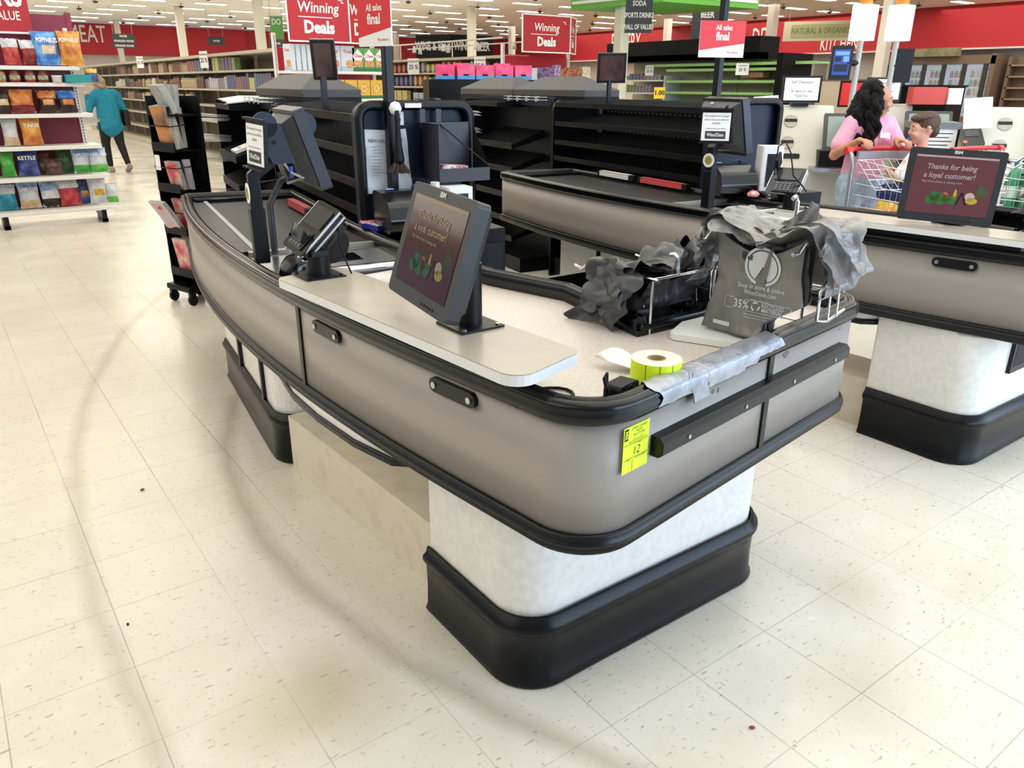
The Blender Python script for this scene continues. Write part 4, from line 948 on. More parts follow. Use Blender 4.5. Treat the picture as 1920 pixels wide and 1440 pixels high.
def carrier_bags(label, M, H=.30, dark=False, w0=.29, printed=True, rim=False):
    """a stack of T-shirt bags hung on a rack: x along the mouth, y outwards, z up"""
    p = M.translation; r = thing('carrier_bag_stack', label, 'bag stack', p); Ml = Matrix.Translation(-p) @ M
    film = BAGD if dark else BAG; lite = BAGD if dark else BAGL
    W = lambda v: inside_rim((Ml @ Vector(v)) + p, rim) - p
    half = lambda v: (w0 / 2) * (1.06 - .24 * math.sin(min(1, v * 1.15) * math.pi * .5) + .16 * max(0, v - .70))
    ax = w0 * .43
    def sheet(yoff, k, top=1.0, amp=.014):
        def f(u_, v_):
            x = (u_ - .5) * 2 * half(v_); q = abs((u_ - .5) * 2)
            z = v_ * H * (.80 + .20 * q ** 1.8) * top
            calm = .62 if (printed and .10 < v_ < .86 and .12 < u_ < .88) else 1.0
            return W((x, yoff + .03 * (1 - v_) ** 2 + .03 * v_ * v_ + calm * crumple(x, yoff, z, k, amp) , z))
        return f
    b = MB().grid(sheet(.022, 1), 40, 34); f = b.build('front_layer', film, r); f.modifiers.new('film', 'SOLIDIFY').thickness = .0012
    for k in range(4): MB().grid(sheet(.012 - .018 * k, 5 + k, .97 + .02 * k, .02), 24, 20).build('inner_layer', film if k % 2 else BAGD, r)
    # back sheet gathered up to the centre hook
    def back(u_, v_):
        pk = max(0, 1 - abs((u_ - .5) * 2.1)); x = (u_ - .5) * (w0 * .95) * (1 - .45 * v_ * pk) - .03 * v_
        return W((x, -.09 - .05 * v_ + .016 * math.sin(u_ * 40) * v_ * (1 - abs(u_ - .5)) + crumple(x, .3, v_ * .2, 9, .016), H * .50 + v_ * (H * .42 + .085 * pk ** 1.2)))
    MB().grid(back, 40, 18).build('back_layer', film, r)
    # handles saddled over both arms, hanging outside in crumpled folds
    for sx in (-1, 1):
        for k in range(4):
            L = .125 + .03 * ((k * 5) % 3)
            def hd(u_, v_):
                t = (v_ - .42) * (L / .58); y = -.13 + (.205 - .02 * k) * u_ + .02 * math.sin(5 * v_ + k * 2) + .012 * math.sin(19 * v_ + 7 * u_ + k)
                if t < 0: x = ax + t * 1.15; z = H - abs(t) * .42
                else:
                    c_ = min(t, .032); x = ax + .030 * math.sin(min(1, t / .032) * math.pi / 2) + max(0, t - .032) * (.12 + .09 * k); z = H - .024 * (1 - math.cos(min(1, t / .032) * math.pi / 2)) - max(0, t - .032) * .95
                n1 = crumple(y, z, sx * x, 11 + k + sx, .040); n2 = crumple(z, y, x, 17 + k, .034)
                return W((sx * (x + n1 * (.4 if t < 0 else 1.0) + .006 * k), y + n2, z + .016 + .006 * k + .8 * crumple(x, y, z, 23 + k + sx, .036)))
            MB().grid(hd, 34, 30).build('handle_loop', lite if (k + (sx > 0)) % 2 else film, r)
    if printed:
        def P(x, z):
            v_ = min(1, z / (H * .82)); c_ = max(crumple(x + dx_, .022, z + dz_, 1, .014) for dx_ in (-.006, 0, .006) for dz_ in (-.006, 0, .006))
            return Vector((x, .022 + .03 * (1 - v_) ** 2 + .03 * v_ * v_ + .62 * max(c_, -.006) + .0026, z))
        Lp = lambda v: W(v)
        def proj_text(st, size, x, z, bold=.01, xs=.85):
            vs, fs = text_geo(st, bold, 0, 'CENTER'); return [Lp(P(-(a[0] * size * xs) + x, z + a[1] * size)) for a in vs], fs
        b = MB()
        for st, sz, z in (('Shop in store & online', .0165, H * .485), ('WinnDixie.com', .0165, H * .425), ('This bag contains at least', .0058, H * .362)):
            vs, fs = proj_text(st, sz, -.012, z); b.add(vs, fs)
        vs, fs = proj_text('35%', .030, .036, H * .30, .02); b.add(vs, fs)
        for st, z in (('RECYCLED', H * .322), ('MATERIAL', H * .278)): vs, fs = proj_text(st, .0150, -.05, z); b.add(vs, fs)
        for i, st in enumerate(('Please reuse this bag and recycle it by', 'bringing it back to your local store')): vs, fs = proj_text(st, .0058, -.012, H * (.218 - .028 * i)); b.add(vs, fs)
        # box around the recycled mark, arrows, round emblem with a tail
        bx = round_poly([(-.10, H * .245), (.085, H * .245), (.085, H * .352), (-.10, H * .352)], .008, 4)
        for i in range(len(bx)): a, c = bx[i], bx[(i + 1) % len(bx)]; b.tube([Lp(P(a[0], a[1])), Lp(P(c[0], c[1]))], .0008, n=4)
        for a0 in (90, 210, 330): b.tube([Lp(P(-.004 + .0105 * math.cos(R(a0 + t)), H * .30 + .0105 * math.sin(R(a0 + t)))) for t in (-42, -14, 14, 42)], [.0030, .0030, .0022, .001], n=5)
        cx, cz, rr = -.012, H * .69, .05
        def disc(a0, a1, r0, r1, n=22): b.add([Lp(P(cx + q * math.cos(R(a0 + (a1 - a0) * i / n)), cz + q * math.sin(R(a0 + (a1 - a0) * i / n)))) for i in range(n + 1) for q in (r0, r1)], [(2 * i, 2 * i + 1, 2 * i + 3, 2 * i + 2) for i in range(n)])
        disc(-60, 250, .0, .040); disc(-70, 255, .043, .050)
        b.add([Lp((P(x, z) + Vector((0, .0015, 0)))) for x, z in ((-.020, cz - .045), (-.004, cz - .04), (-.030, cz + .045), (-.040, cz + .05))], [(0, 1, 2, 3)], 1)
        for x in (-.11, -.02, .06): b.add([Lp(P(x + dx, H * dz)) for dx, dz in ((0, .06), (.05, .06), (.05, .10), (0, .10))], [(0, 1, 2, 3)]) if x == .06 else None
        o = b.build('bag_print', [BAGP, mat('grey tail of the emblem', s(120, 112, 108), .5)], f)
    return r
d9 = Vector((.147, -.989, 0)); n9 = Vector((-.989, -.147, 0))
def rackM(c, xdir, ydir): m = Matrix((Vector(xdir).normalized(), Vector(ydir).normalized(), Vector((0, 0, 1)))).transposed().to_4x4(); m.translation = Vector(c); return m
# x axis chosen so that printed fronts read left to right from outside
MR2 = rackM((.618, .135, .880), -d9, n9)
bag_rack('chrome wire bag rack on the white board at the counter end', MR2 @ Matrix.Diagonal((1, 1, .9, 1)), True, .075, .05)
carrier_bags('tall stack of printed grey carrier bags hanging at the counter end', MR2 @ T(0, .035, .004), .268, w0=.275, rim=True)
MR1 = rackM((.53, .50, .792), (-1, 0, 0), (0, 1, 0))
bag_rack('low chrome bag rack sunk in the counter bagging well', MR1 @ Matrix.Diagonal((1, 1, .72, 1)), True)
carrier_bags('dark carrier bags slumped in the rack of the bagging well', MR1 @ T(0, .02, .0), .215, dark=True, w0=.27, printed=False)
# spilling bags right of the low rack
b = MB(); rnd = random.Random(5)
b.grid(lambda u_, v_: Vector((.79 + (.13 + .02 * math.sin(7 * u_)) * math.cos(2 * math.pi * u_) * math.sin(math.pi * (.08 + .84 * v_)), .58 + .12 * math.sin(2 * math.pi * u_) * math.sin(math.pi * (.08 + .84 * v_)), .792 + .24 * v_ + .02 * math.sin(11 * u_ * 6.28 / 3 + 5 * v_) + .012 * math.sin(23 * u_ + 9 * v_))), 36, 14)
tag(b.build('carrier_bag', BAGD), 'crumpled black carrier bag heaped beside the low bag rack', 'bag')
# ================================================================== shelving, stock and signs behind the lanes
SHW = mat('white shelf enamel', s(226, 224, 220), .4)
PLUM = mat('plum back panel', s(122, 36, 62), .5)
SHC = mat('cream shelf enamel', s(186, 178, 158), .5)
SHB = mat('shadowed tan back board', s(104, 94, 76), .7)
SREDP = mat('red sign board', s(178, 28, 40), .5)
SWT = mat('white sign print', s(244, 242, 238), .55)
# ---- crisp end cap on the left
r = thing('snack_end_cap', 'white end cap shelving stacked with bags of crisps at far left', 'shelving', (-.05, 9.3, 0))
SH = ((1.655, .28), (1.49, .28), (1.175, .34), (.845, .38), (.525, .42), (.175, .46))
for i, (z, d) in enumerate(SH):
    MB().box((-.62, -d / 2 + .06, z - .02), (2.25 + .04 * i, d, .04)).build('shelf', SHW, r, bevel=.004)
MB().box((-.62, .10, 1.05), (2.2, .02, 1.9)).build('back_panel', PLUM, r)
for x in (-1.7, .47):
    b = MB().box((x, .085, 1.05), (.045, .05, 2.0))
    for k in range(60): b.box((x, .0585, .12 + k * .032), (.010, .003, .016), 1)
    b.build('slotted_upright', [SHW, INK], r)
for x in (-.5, .46): MB().box((x, -.22, .07), (.05, .36, .14)).box((x, -.36, .02), (.06, .08, .04)).build('foot', BLACKMET, r)
M = upright((-.53, -.04, 2.30), (0, -1)); b = MB().box((0, 0, -.01), (1.36, .66, .02), 0, M).box((0, -.32, .001), (1.36, .02, .012), 1, M)
b.text('ARS', .30, M @ T(.44, .03, .001), 1, bold=.03, xs=.74); b.text('NING VALUE', .125, M @ T(.33, -.16, .001), 1, bold=.008, xs=.72); b.text('&', .26, M @ T(.50, .28, .001), 1, bold=.02)
o = b.build('header_sign', [SREDP, SWT], r); o['label'] = 'red header reading ARS and NING VALUE'
MB().box((.25, .12, 2.06), (.62, .02, .24)).box((.53, .12, 1.98), (.05, .04, .46)).build('side_header', mat('dusty plum board', s(140, 44, 74), .5), r)
FOIL = {}
def foil(c1, c2, k=12): return mat('foil %s %s' % (c1, c2), s(*c1), .32, col2=s(*c2), nscale=k, bump=.15)
def crisp_bag(label, x, z, w_, h_, m, top=None, bottom=None, text=None, lean=8, rz=0, y=-.17, th=.115, art=None, group='bags of crisps'):
    """pillow bag with crimped ends standing on a shelf"""
    M = Matrix.Translation((x - .05, 9.3 + y, z)) @ RZ(R(rz + 9 * math.sin(x * 37 + z * 11))) @ T(0, 0, .010) @ RX(R(-lean))
    b = MB()
    def side(sg):
        def f(u_, v_):
            bul = (math.sin(math.pi * min(1, max(0, (v_ - .06) / .88))) ** .6) * (math.sin(math.pi * min(1, max(0, u_))) ** .5)
            px = (u_ - .5) * w_ * (1 - .10 * math.sin(math.pi * v_) ** .7) * sg * -1
            return M @ Vector((px, sg * (th / 2) * bul + .005 * math.sin(19 * u_ + 13 * v_ + x * 50) + .004 * math.sin(31 * v_ - 23 * u_ + x * 90), v_ * h_))
        return f
    n, k = 12, 16
    fn = side(-1)
    vs = [fn(i / n, j / k) for j in range(k + 1) for i in range(n + 1)]
    fs = [(j * (n + 1) + i, j * (n + 1) + i + 1, (j + 1) * (n + 1) + i + 1, (j + 1) * (n + 1) + i) for j in range(k) for i in range(n)]
    k0 = len(b.v); b.add(vs, fs, 0, None, True)
    for q in range(len(b.f) - len(fs), len(b.f)):
        j = (q - (len(b.f) - len(fs))) // n; i = (q - (len(b.f) - len(fs))) % n; v_ = (j + .5) / k; u_ = (i + .5) / n
        if top and v_ > .62: b.m[q] = 1
        if bottom and v_ < .34: b.m[q] = 2
        if art and abs(u_ - .55) < .26 and .30 < v_ < .56: b.m[q] = 3
    b.grid(side(1), 8, 8, 0)
    if text: b.text(text, w_ * .26, M @ frame((0, -th * .5 - .004, h_ * .70), (1, 0, 0), (0, -1, .1)), 4, bold=.02, xs=1.05 / max(1, len(text) * .19), lift=.002)
    o = b.build('crisp_bag', [m, top or m, bottom or m, art or m, mat('bag lettering', s(244, 240, 230), .5)])
    return tag(o, label, 'crisp bag', group)
GOLD = foil((206, 130, 50), (232, 170, 90)); BLUE = foil((44, 110, 190), (110, 170, 225)); YELB = foil((220, 176, 60), (170, 120, 40)); REDB = foil((170, 36, 48), (206, 90, 84)); DRED = foil((104, 20, 30), (150, 50, 48))
BLK = foil((24, 18, 18), (70, 40, 28)); OR = foil((190, 104, 44), (226, 160, 96)); WHT = foil((214, 216, 220), (184, 190, 200)); GRN = foil((60, 160, 60), (110, 190, 90)); DGR = foil((30, 66, 34), (56, 96, 50)); NAV = foil((34, 52, 120), (90, 110, 170)); BRN = foil((70, 46, 40), (112, 84, 70)); TEAL = foil((20, 120, 150), (70, 160, 180)); TAN = foil((196, 164, 124), (222, 200, 170)); SKYB = foil((120, 160, 210), (190, 205, 225))
z1 = 1.655
crisp_bag('yellow crisp bag cut by the picture edge on the top snack shelf', -.30, z1, .12, .23, YELB, bottom=NAV)
crisp_bag('red crisp bag with a white band on the top snack shelf', -.10, z1, .17, .26, REDB, top=WHT, lean=11)
crisp_bag('dark red crisp bag between the red and blue ones, top snack shelf', .07, z1, .17, .25, DRED, top=WHT, lean=11)
crisp_bag('big blue popcorn-style bag tilting on the top snack shelf', .235, z1, .26, .34, BLUE, lean=10, rz=4, art=TAN, text='POPPABLES')
crisp_bag('big orange bag at the right end of the top snack shelf', .455, z1, .23, .35, GOLD, lean=8, rz=-6, art=OR, text='POPPABLES')
crisp_bag('tan and black crisp bag cut by the edge, third snack shelf', -.28, 1.175, .17, .24, BLK, art=TAN)
crisp_bag('orange crisp bag lying back on the third snack shelf', -.10, 1.175, .24, .24, OR, bottom=DRED, lean=12)
crisp_bag('black bag with orange art on the third snack shelf', .14, 1.175, .19, .23, BLK, top=OR, art=OR, lean=12)
crisp_bag('black bag with blue top rightmost on the third snack shelf', .33, 1.175, .19, .23, BLK, top=BLUE, art=OR, lean=12)
crisp_bag('white and tan bag cut by the edge on the fourth snack shelf', -.27, .845, .15, .27, WHT, bottom=TAN)
crisp_bag('orange bag with pale lettering alone at the right of the fourth snack shelf', -.07, .845, .20, .28, GOLD, text='TAKIS', bottom=OR, lean=6)
crisp_bag('lime green bag cut by the edge on the fifth snack shelf', -.36, .525, .14, .25, GRN)
crisp_bag('royal blue bag with white lettering on the fifth snack shelf', -.17, .525, .21, .26, NAV, text='KETTLE', lean=6)
crisp_bag('dark brown bag standing back on the fifth snack shelf', -.02, .525, .15, .22, BRN, y=-.08)
crisp_bag('brown bag leaning forward beside the royal blue one, fifth snack shelf', .08, .525, .19, .17, BRN, lean=11)
crisp_bag('dark green bag on the fifth snack shelf', .21, .525, .17, .25, DGR, lean=10, y=-.10)
crisp_bag('white and green bag left of its twin on the fifth snack shelf', .36, .525, .19, .27, WHT, bottom=GRN, top=SKYB, text='CAPE COD')
crisp_bag('white and green bag at the right end of the fifth snack shelf', .53, .525, .19, .27, WHT, bottom=GRN, top=SKYB, text='CAPE COD', y=-.20)
crisp_bag('teal and white bag cut by the edge on the bottom snack shelf', -.44, .175, .20, .27, TEAL, top=WHT)
crisp_bag('white and tan bag on the bottom snack shelf', -.22, .175, .21, .28, WHT, bottom=TAN, top=SKYB, text='CAPE COD', lean=12)
crisp_bag('white and charcoal bag slumping on the bottom snack shelf', -.01, .175, .20, .28, WHT, bottom=BLK, top=SKYB, lean=12, rz=-8)
crisp_bag('red and white bag on the bottom snack shelf', .18, .175, .22, .30, REDB, top=WHT, lean=12, text='CAPE COD')
crisp_bag('slate blue bag with yellow art behind the red one, bottom snack shelf', .33, .175, .16, .25, NAV, art=YELB, y=-.08)
crisp_bag('white bag with yellow roundel on the bottom snack shelf', .47, .175, .20, .29, WHT, art=YELB, bottom=WHT, lean=5)
crisp_bag('narrow white bag at the right end of the bottom snack shelf', .61, .175, .13, .22, WHT, bottom=GRN, lean=5)
JARL = mat('jar lid', s(70, 40, 36), .4)
for i, (x, c) in enumerate(((-.30, (150, 112, 60)), (-.17, (120, 40, 32)), (-.03, (126, 46, 34)), (.09, (104, 34, 32)))):
    r = thing('dip_jar', ['tan jar of dip cut by the edge on the second snack shelf', 'red jar of salsa left of its twin, second snack shelf', 'red jar of salsa in the middle of the second snack shelf', 'dark red jar of salsa beside the white tub'][i], 'jar', (x, 9.12, 1.492))
    MB().lathe([(0, 0), (.045, 0), (.05, .01), (.05, .085), (.042, .10), (0, .10)], n=16).build('glass', mat('jar %d' % i, s(*c), .2), r); MB().lathe([(.0505, .025), (.0505, .07)], n=16).build('paper_label', mat('jar label', s(190, 176, 150), .5, col2=s(70, 120, 90), nscale=30), r); MB().cyl((0, 0, .108), .044, .015, n=16).build('lid', JARL, r)
r = thing('dip_tub', 'small white tub on the second snack shelf', 'tub', (.22, 9.10, 1.492)); MB().cyl((0, 0, .03), .045, .06, n=18, r2=.052).build('tub', mat('translucent tub', s(200, 196, 190), .4), r); MB().cyl((0, 0, .066), .054, .012, n=18).build('lid', mat('tub lid', s(226, 224, 220), .4), r)
tag(MB().rbox((.42, 9.10, 1.533), (.26, .16, .08), .02).build('snack_tray', mat('teal tray carton', s(24, 140, 140), .4)), 'flat teal carton on the second snack shelf', 'carton')
crisp_bag('blue and yellow bag at the right end of the second snack shelf', .615, 1.49, .14, .14, NAV, top=YELB, lean=8, y=-.2, group=None)
# ---- long aisle gondola
def slot_post(b, x, y, z0, z1): b.box((x, y, (z0 + z1) / 2), (.05, .05, z1 - z0))
def gondola(name, label, X, y0, y1, zs, depth, top, mats, cat='shelving', hi=None, post=1.22, gap=()):
    r = thing(name, label, cat, (X, y0, 0)); L = y1 - y0
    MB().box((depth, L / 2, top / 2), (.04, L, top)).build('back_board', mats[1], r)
    MB().box((depth / 2, L / 2, .07), (depth, L, .14)).build('base_deck', mats[0], r)
    n = int(L / post)
    for z in zs:
        for k in range(n): MB().box((depth * .52, (k + .5) * L / n, z - .018), (depth * .96, L / n - .012, .036)).build('shelf', mats[0], r)
    for k in range(n + 1): MB().box((depth - .05, k * L / n, top / 2), (.05, .045, top)).build('slotted_upright', mats[0], r)
    MB().box((depth * .42, L / 2, top - .03), (depth * .95, L, .05)).build('top_shelf', mats[0], r)
    MB().box((depth * .5, -.012, top / 2), (depth, .024, top)).build('end_panel', mats[0], r)
    return r
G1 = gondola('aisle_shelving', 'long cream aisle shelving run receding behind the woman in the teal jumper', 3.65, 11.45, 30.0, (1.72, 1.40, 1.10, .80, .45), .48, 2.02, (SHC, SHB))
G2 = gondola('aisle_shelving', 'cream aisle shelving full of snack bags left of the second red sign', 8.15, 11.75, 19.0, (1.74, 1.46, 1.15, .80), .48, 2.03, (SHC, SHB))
PAL = {}
def stock_mat(i, fam):
    k = (i, fam)
    if k not in PAL:
        cs = {'jar': [(120, 60, 40), (180, 150, 90), (92, 48, 40), (150, 100, 60), (200, 190, 170), (60, 40, 46)], 'box': [(70, 70, 130), (110, 150, 60), (160, 70, 60), (180, 180, 190), (90, 60, 110), (60, 90, 140), (190, 190, 90), (130, 120, 130)],
              'snack': [(190, 60, 50), (206, 130, 50), (80, 60, 120), (200, 170, 80), (150, 50, 60), (160, 160, 170), (60, 80, 150), (120, 100, 60)]}[fam]
        c = cs[i % len(cs)]; g_ = sum(c) / 3; c = tuple(int((v * .72 + g_ * .28) * .86) for v in c); PAL[k] = mat('stock %s %d' % (fam, i), s(*c), .45, col2=s(*[min(255, v + 70) for v in c]), nscale=14, nmix=(.35, .7))
    return PAL[k]
PROTO = {}
def stock(shape, fam, i):
    k = (shape, fam, i)
    if k not in PROTO:
        b = MB()
        if shape == 'box': b.box((0, 0, .5), (.9, .9, 1))
        elif shape == 'jar': b.lathe([(0, 0), (.42, 0), (.45, .06), (.45, .72), (.34, .84), (.34, 1), (0, 1)], n=10)
        else: b.add([(x * (1 if z in (0, 1) else .92), y * (.12 if z in (0, 1) else 1), z) for z in (0, .2, .75, 1) for x, y in ((-.45, -.28), (.45, -.28), (.45, .28), (-.45, .28))], [(3, 2, 1, 0), (12, 13, 14, 15)] + [(4 * q + j, 4 * q + (j + 1) % 4, 4 * q + 4 + (j + 1) % 4, 4 * q + 4 + j) for q in range(3) for j in range(4)])
        me = bpy.data.meshes.new('packet'); me.from_pydata(b.v, [], b.f); me.materials.append(stock_mat(i, fam)); me.update(); PROTO[k] = me
    return PROTO[k]
NSTOCK = [0]
def row(X, ya, yb, z, shape, fam, wd, hmin, hmax, label, group, name, cat, seed, fill=.9, depth=.12, face='x'):
    rnd = random.Random(seed); y = ya; run = rnd.randrange(8); left = 0
    while y < yb:
        if left <= 0: run = rnd.randrange(8); left = rnd.randint(1, 4); hh = rnd.uniform(hmin, hmax)
        left -= 1
        if rnd.random() < fill:
            o = bpy.data.objects.new(name, stock(shape, fam, run)); COL.objects.link(o); NSTOCK[0] += 1
            o.location = (X + depth * .6, y + wd / 2, z + .003); o.scale = (depth, wd * .94, hh) if face == 'x' else (wd * .94, depth, hh)
            tag(o, label, cat, group)
        y += wd
A = 'long aisle shelving'
row(3.70, 17.2, 24.5, 1.72, 'jar', 'jar', .16, .17, .235, 'small jar or bottle on the top stocked shelf of the long aisle', 'jars on the top aisle shelf', 'jar', 'jar', 1)
row(3.70, 14.0, 17.0, 1.72, 'box', 'box', .20, .19, .235, 'carton on the top stocked shelf of the long aisle', 'cartons on the top aisle shelf', 'carton', 'carton', 2, .7)
row(3.70, 16.2, 25.0, 1.40, 'jar', 'jar', .17, .14, .24, 'jar or packet on the second stocked shelf of the long aisle', 'jars on the second aisle shelf', 'jar', 'jar', 3)
row(3.70, 11.8, 16.1, 1.40, 'box', 'box', .14, .17, .27, 'colourful packet on the second shelf of the long aisle, near end', 'packets on the second aisle shelf', 'packet', 'packet', 4, .96)
row(3.70, 17.0, 24.0, 1.10, 'jar', 'jar', .18, .16, .22, 'dark jar on the third stocked shelf of the long aisle', 'jars on the third aisle shelf', 'jar', 'jar', 5, .85)
row(8.20, 11.9, 16.6, 1.74, 'pouch', 'snack', .22, .17, .225, 'snack bag on the upper shelf left of the second red sign', 'snack bags on the upper shelf', 'snack_bag', 'snack bag', 6, .92)
row(8.20, 13.8, 16.8, 1.46, 'pouch', 'snack', .22, .18, .25, 'snack bag on the second shelf behind the near rack pole', 'snack bags on the second shelf', 'snack_bag', 'snack bag', 7, .95)
row(8.20, 14.8, 16.8, 1.15, 'box', 'snack', .26, .16, .24, 'packet on the third shelf behind the near rack pole', 'packets on the third shelf', 'packet', 'packet', 8, .9)
# price flags
def flag(label, M, w_, h_, lines, name='price_sign'):
    b = MB().box((0, 0, 0), (w_, h_, .006), 0, M)
    for st, sz, y in lines: b.text(st, sz, M @ T(0, y, .0035), 1, bold=.02, xs=.9)
    return tag(b.build(name, [WHITE, INK]), label, 'price sign')
L25 = lambda h_: (('CLEARANCE', h_ * .16, h_ * .30), ('25 %', h_ * .38, -.05 * h_))
flag('white clearance 25 percent flag on the long aisle shelving', upright((3.58, 15.4, 1.92), (-.93, -.36)), .24, .30, L25(.30))
flag('narrow white price flag further along the long aisle shelving', upright((3.58, 20.8, 1.97), (-.80, -.6)), .20, .26, L25(.26))
flag('white clearance 25 percent flag left of the pink boxes', upright((8.05, 15.2, 1.87), (-.8, -.6)), .27, .33, L25(.33))
flag('white clearance 25 percent flag directly above the pink boxes', upright((8.05, 12.55, 1.86), (-.85, -.5)), .25, .29, L25(.29))
# ---- the two red Winning Deals end caps
def end_cap(label, x0, x1, Y, zsign0, zsign1, side, shelf_z, name='deal_end_cap'):
    r = thing(name, label, 'end cap', ((x0 + x1) / 2, Y, 0)); w_ = x1 - x0
    MB().box((0, .30, 1.0), (w_, .03, 2.0)).build('back_panel', SREDP, r)
    for sx in (-1, 1):
        b = MB().box((sx * (w_ / 2 + .02), .27, 1.1), (.05, .06, 2.2))
        for k in range(56): b.box((sx * (w_ / 2 + .02), .238, .5 + .03 * k), (.012, .004, .014), 1)
        b.build('slotted_upright', [SHW, INK], r)
    for z in shelf_z: MB().box((0, .03, z - .02), (w_ + .04, .46, .04)).build('shelf', SHW, r, bevel=.004)
    MB().box((0, .05, .08), (w_, .44, .16)).build('base', SHW, r)
    zc, h_ = (zsign0 + zsign1) / 2, zsign1 - zsign0
    for nm, M, sw in (('sign_front', upright((-side[0] / 2, 0, zc), (0, -1)) @ T(0, 0, .30), w_ - side[0]), ('sign_side', frame((w_ / 2 - side[0] / 2 + side[1], -.30 + side[2] / 2, zc), (side[0], side[2], 0), (side[2], -side[0], 0)), math.hypot(side[0], side[2]))):
        b = MB().box((0, 0, -.012), (sw, h_, .024), 0, M)
        for sy in (-1, 1): b.box((0, sy * h_ / 2, .002), (sw, .02, .03), 1, M)
        for sx in (-1, 1): b.box((sx * sw / 2, 0, .002), (.012, h_, .03), 1, M)
        k = sw / 1.0
        b.text('Winning', h_ * .30, M @ T(0, h_ * .17, .001), 1, shear=.12, bold=.012, xs=.80 * k * .62 / h_ if sw < .6 else .92)
        b.text('Deals', h_ * .34, M @ T(0, -h_ * .22, .001), 1, bold=.04, xs=.80 * k * .62 / h_ if sw < .6 else .92)
        b.box((-.05 * k, -h_ * .015, .0015), (sw * .55, h_ * .018, .001), 1, M)
        for a in (20, 55, 95): b.box((sw * .36 + h_ * .07 * math.cos(R(a)), h_ * .27 + h_ * .08 * math.sin(R(a)), .0015), (h_ * .06, h_ * .018, .001), 1, M @ T(0, 0, 0), rz=0)
        o = b.build(nm, [SREDP, SWT], r); o['label'] = 'red board lettered Winning Deals'
    return r
end_cap('red Winning Deals end cap stacked with cereal boxes', 3.45, 5.02, 10.9, 2.07, 2.74, (.62, .0, .30), (1.675, 1.28, .9, .5))
end_cap('red Winning Deals end cap with bare red back, left of the far screen', 7.85, 9.37, 11.2, 2.05, 2.66, (.42, .0, .34), (1.585, 1.2, .8))
def cereal(label, x, z, w_, h_, face, art, text, tcol, group, y=10.78, rz=0, band=None):
    M = Matrix.Translation((x, y, z)) @ RZ(rz); b = MB().box((0, 0, h_ / 2), (w_, .07, h_), 0, M)
    F = M @ upright((0, -.0352, h_ / 2), (0, -1))
    if art == 'total':
        b.text(text, w_ * .30, F @ T(0, h_ * .27, 0), 1, bold=.02); b.box((0, -h_ * .40, .0006), (w_, h_ * .2, .0006), 2, F); b.cyl((w_ * .12, -h_ * .22, .0008), w_ * .28, .001, 3, F, n=16)
    elif art == 'chex':
        b.add([F @ Vector(p) for p in ((-w_ * .5, h_ * .16, .0006), (0, h_ * .46, .0006), (w_ * .5, h_ * .16, .0006), (0, -h_ * .3, .0006))], [(3, 2, 1, 0)[::-1]], 4)
        b.text(text, w_ * .34, F @ T(0, h_ * .16, .001), 1, bold=.03, shear=.1); b.box((0, -h_ * .16, .0008), (w_ * .8, h_ * .26, .0006), 3, F); b.box((0, -h_ * .42, .0008), (w_, h_ * .16, .0006), 2, F)
    else:
        for rr, mi in ((.38, 3), (.28, 1), (.12, 3)): b.cyl((0, h_ * .04, .0008 + .0004 * (rr < .3) + .0004 * (rr < .2)), w_ * rr, .001, mi, F, n=18)
        b.box((0, -h_ * .42, .0008), (w_, h_ * .16, .0006), 2, F)
    o = b.build('cereal_box', [face, mat('cereal print ' + str(tcol), s(*tcol), .5), mat('cereal foot %s' % art, s(*((170, 190, 214) if art == 'total' else (52, 110, 60))), .5), mat('cereal art %s' % art, s(*((190, 120, 60) if art != 'ring' else (176, 110, 40))), .5, col2=s(220, 180, 130), nscale=40), WHITE])
    return tag(o, label, 'cereal box', group)
TB = mat('pale blue carton', s(206, 216, 226), .45); CB = mat('green carton', s(86, 150, 84), .45); YB = mat('yellow carton', s(216, 176, 66), .45); GB = mat('mid green carton', s(70, 140, 66), .45)
for k in range(5): cereal('pale blue cereal carton turned edge-on at the left of the red end cap', 3.50 + .085 * k, 1.676, .19, .36, TB, 'total', 'Total', (190, 30, 40), 'edge-on pale cartons', rz=R(-78))
for k, nm in enumerate(('pale blue cereal carton just left of the portrait screen', 'pale blue cereal carton partly hidden by the portrait screen', 'pale blue cereal carton just right of the portrait screen')): cereal(nm, 3.94 + .235 * k, 1.676, .225, .36, TB, 'total', 'Total', (190, 30, 40), 'pale blue cartons on the end cap')
for k, nm in enumerate(('green diamond-print carton beside the pale blue ones', 'second green diamond-print carton from the left', 'rightmost green diamond-print carton by the sale pole')): cereal(nm, 4.62 - .04 + .19 * k, 1.676, .185, .335, CB, 'chex', 'Chex', (190, 30, 40), 'green diamond cartons on the end cap')
for k in range(7): cereal('yellow ring-cereal carton on the end cap shelf below the diamond-print ones', 3.58 + .215 * k, 1.285, .20, .27, YB, 'ring', '', (230, 190, 90), 'yellow cartons on the end cap')
for k in range(7): cereal('green ring-cereal carton on the end cap shelf below the yellow ones', 3.58 + .215 * k, .905, .20, .27, GB, 'ring', '', (210, 150, 70), 'green cartons on the end cap')
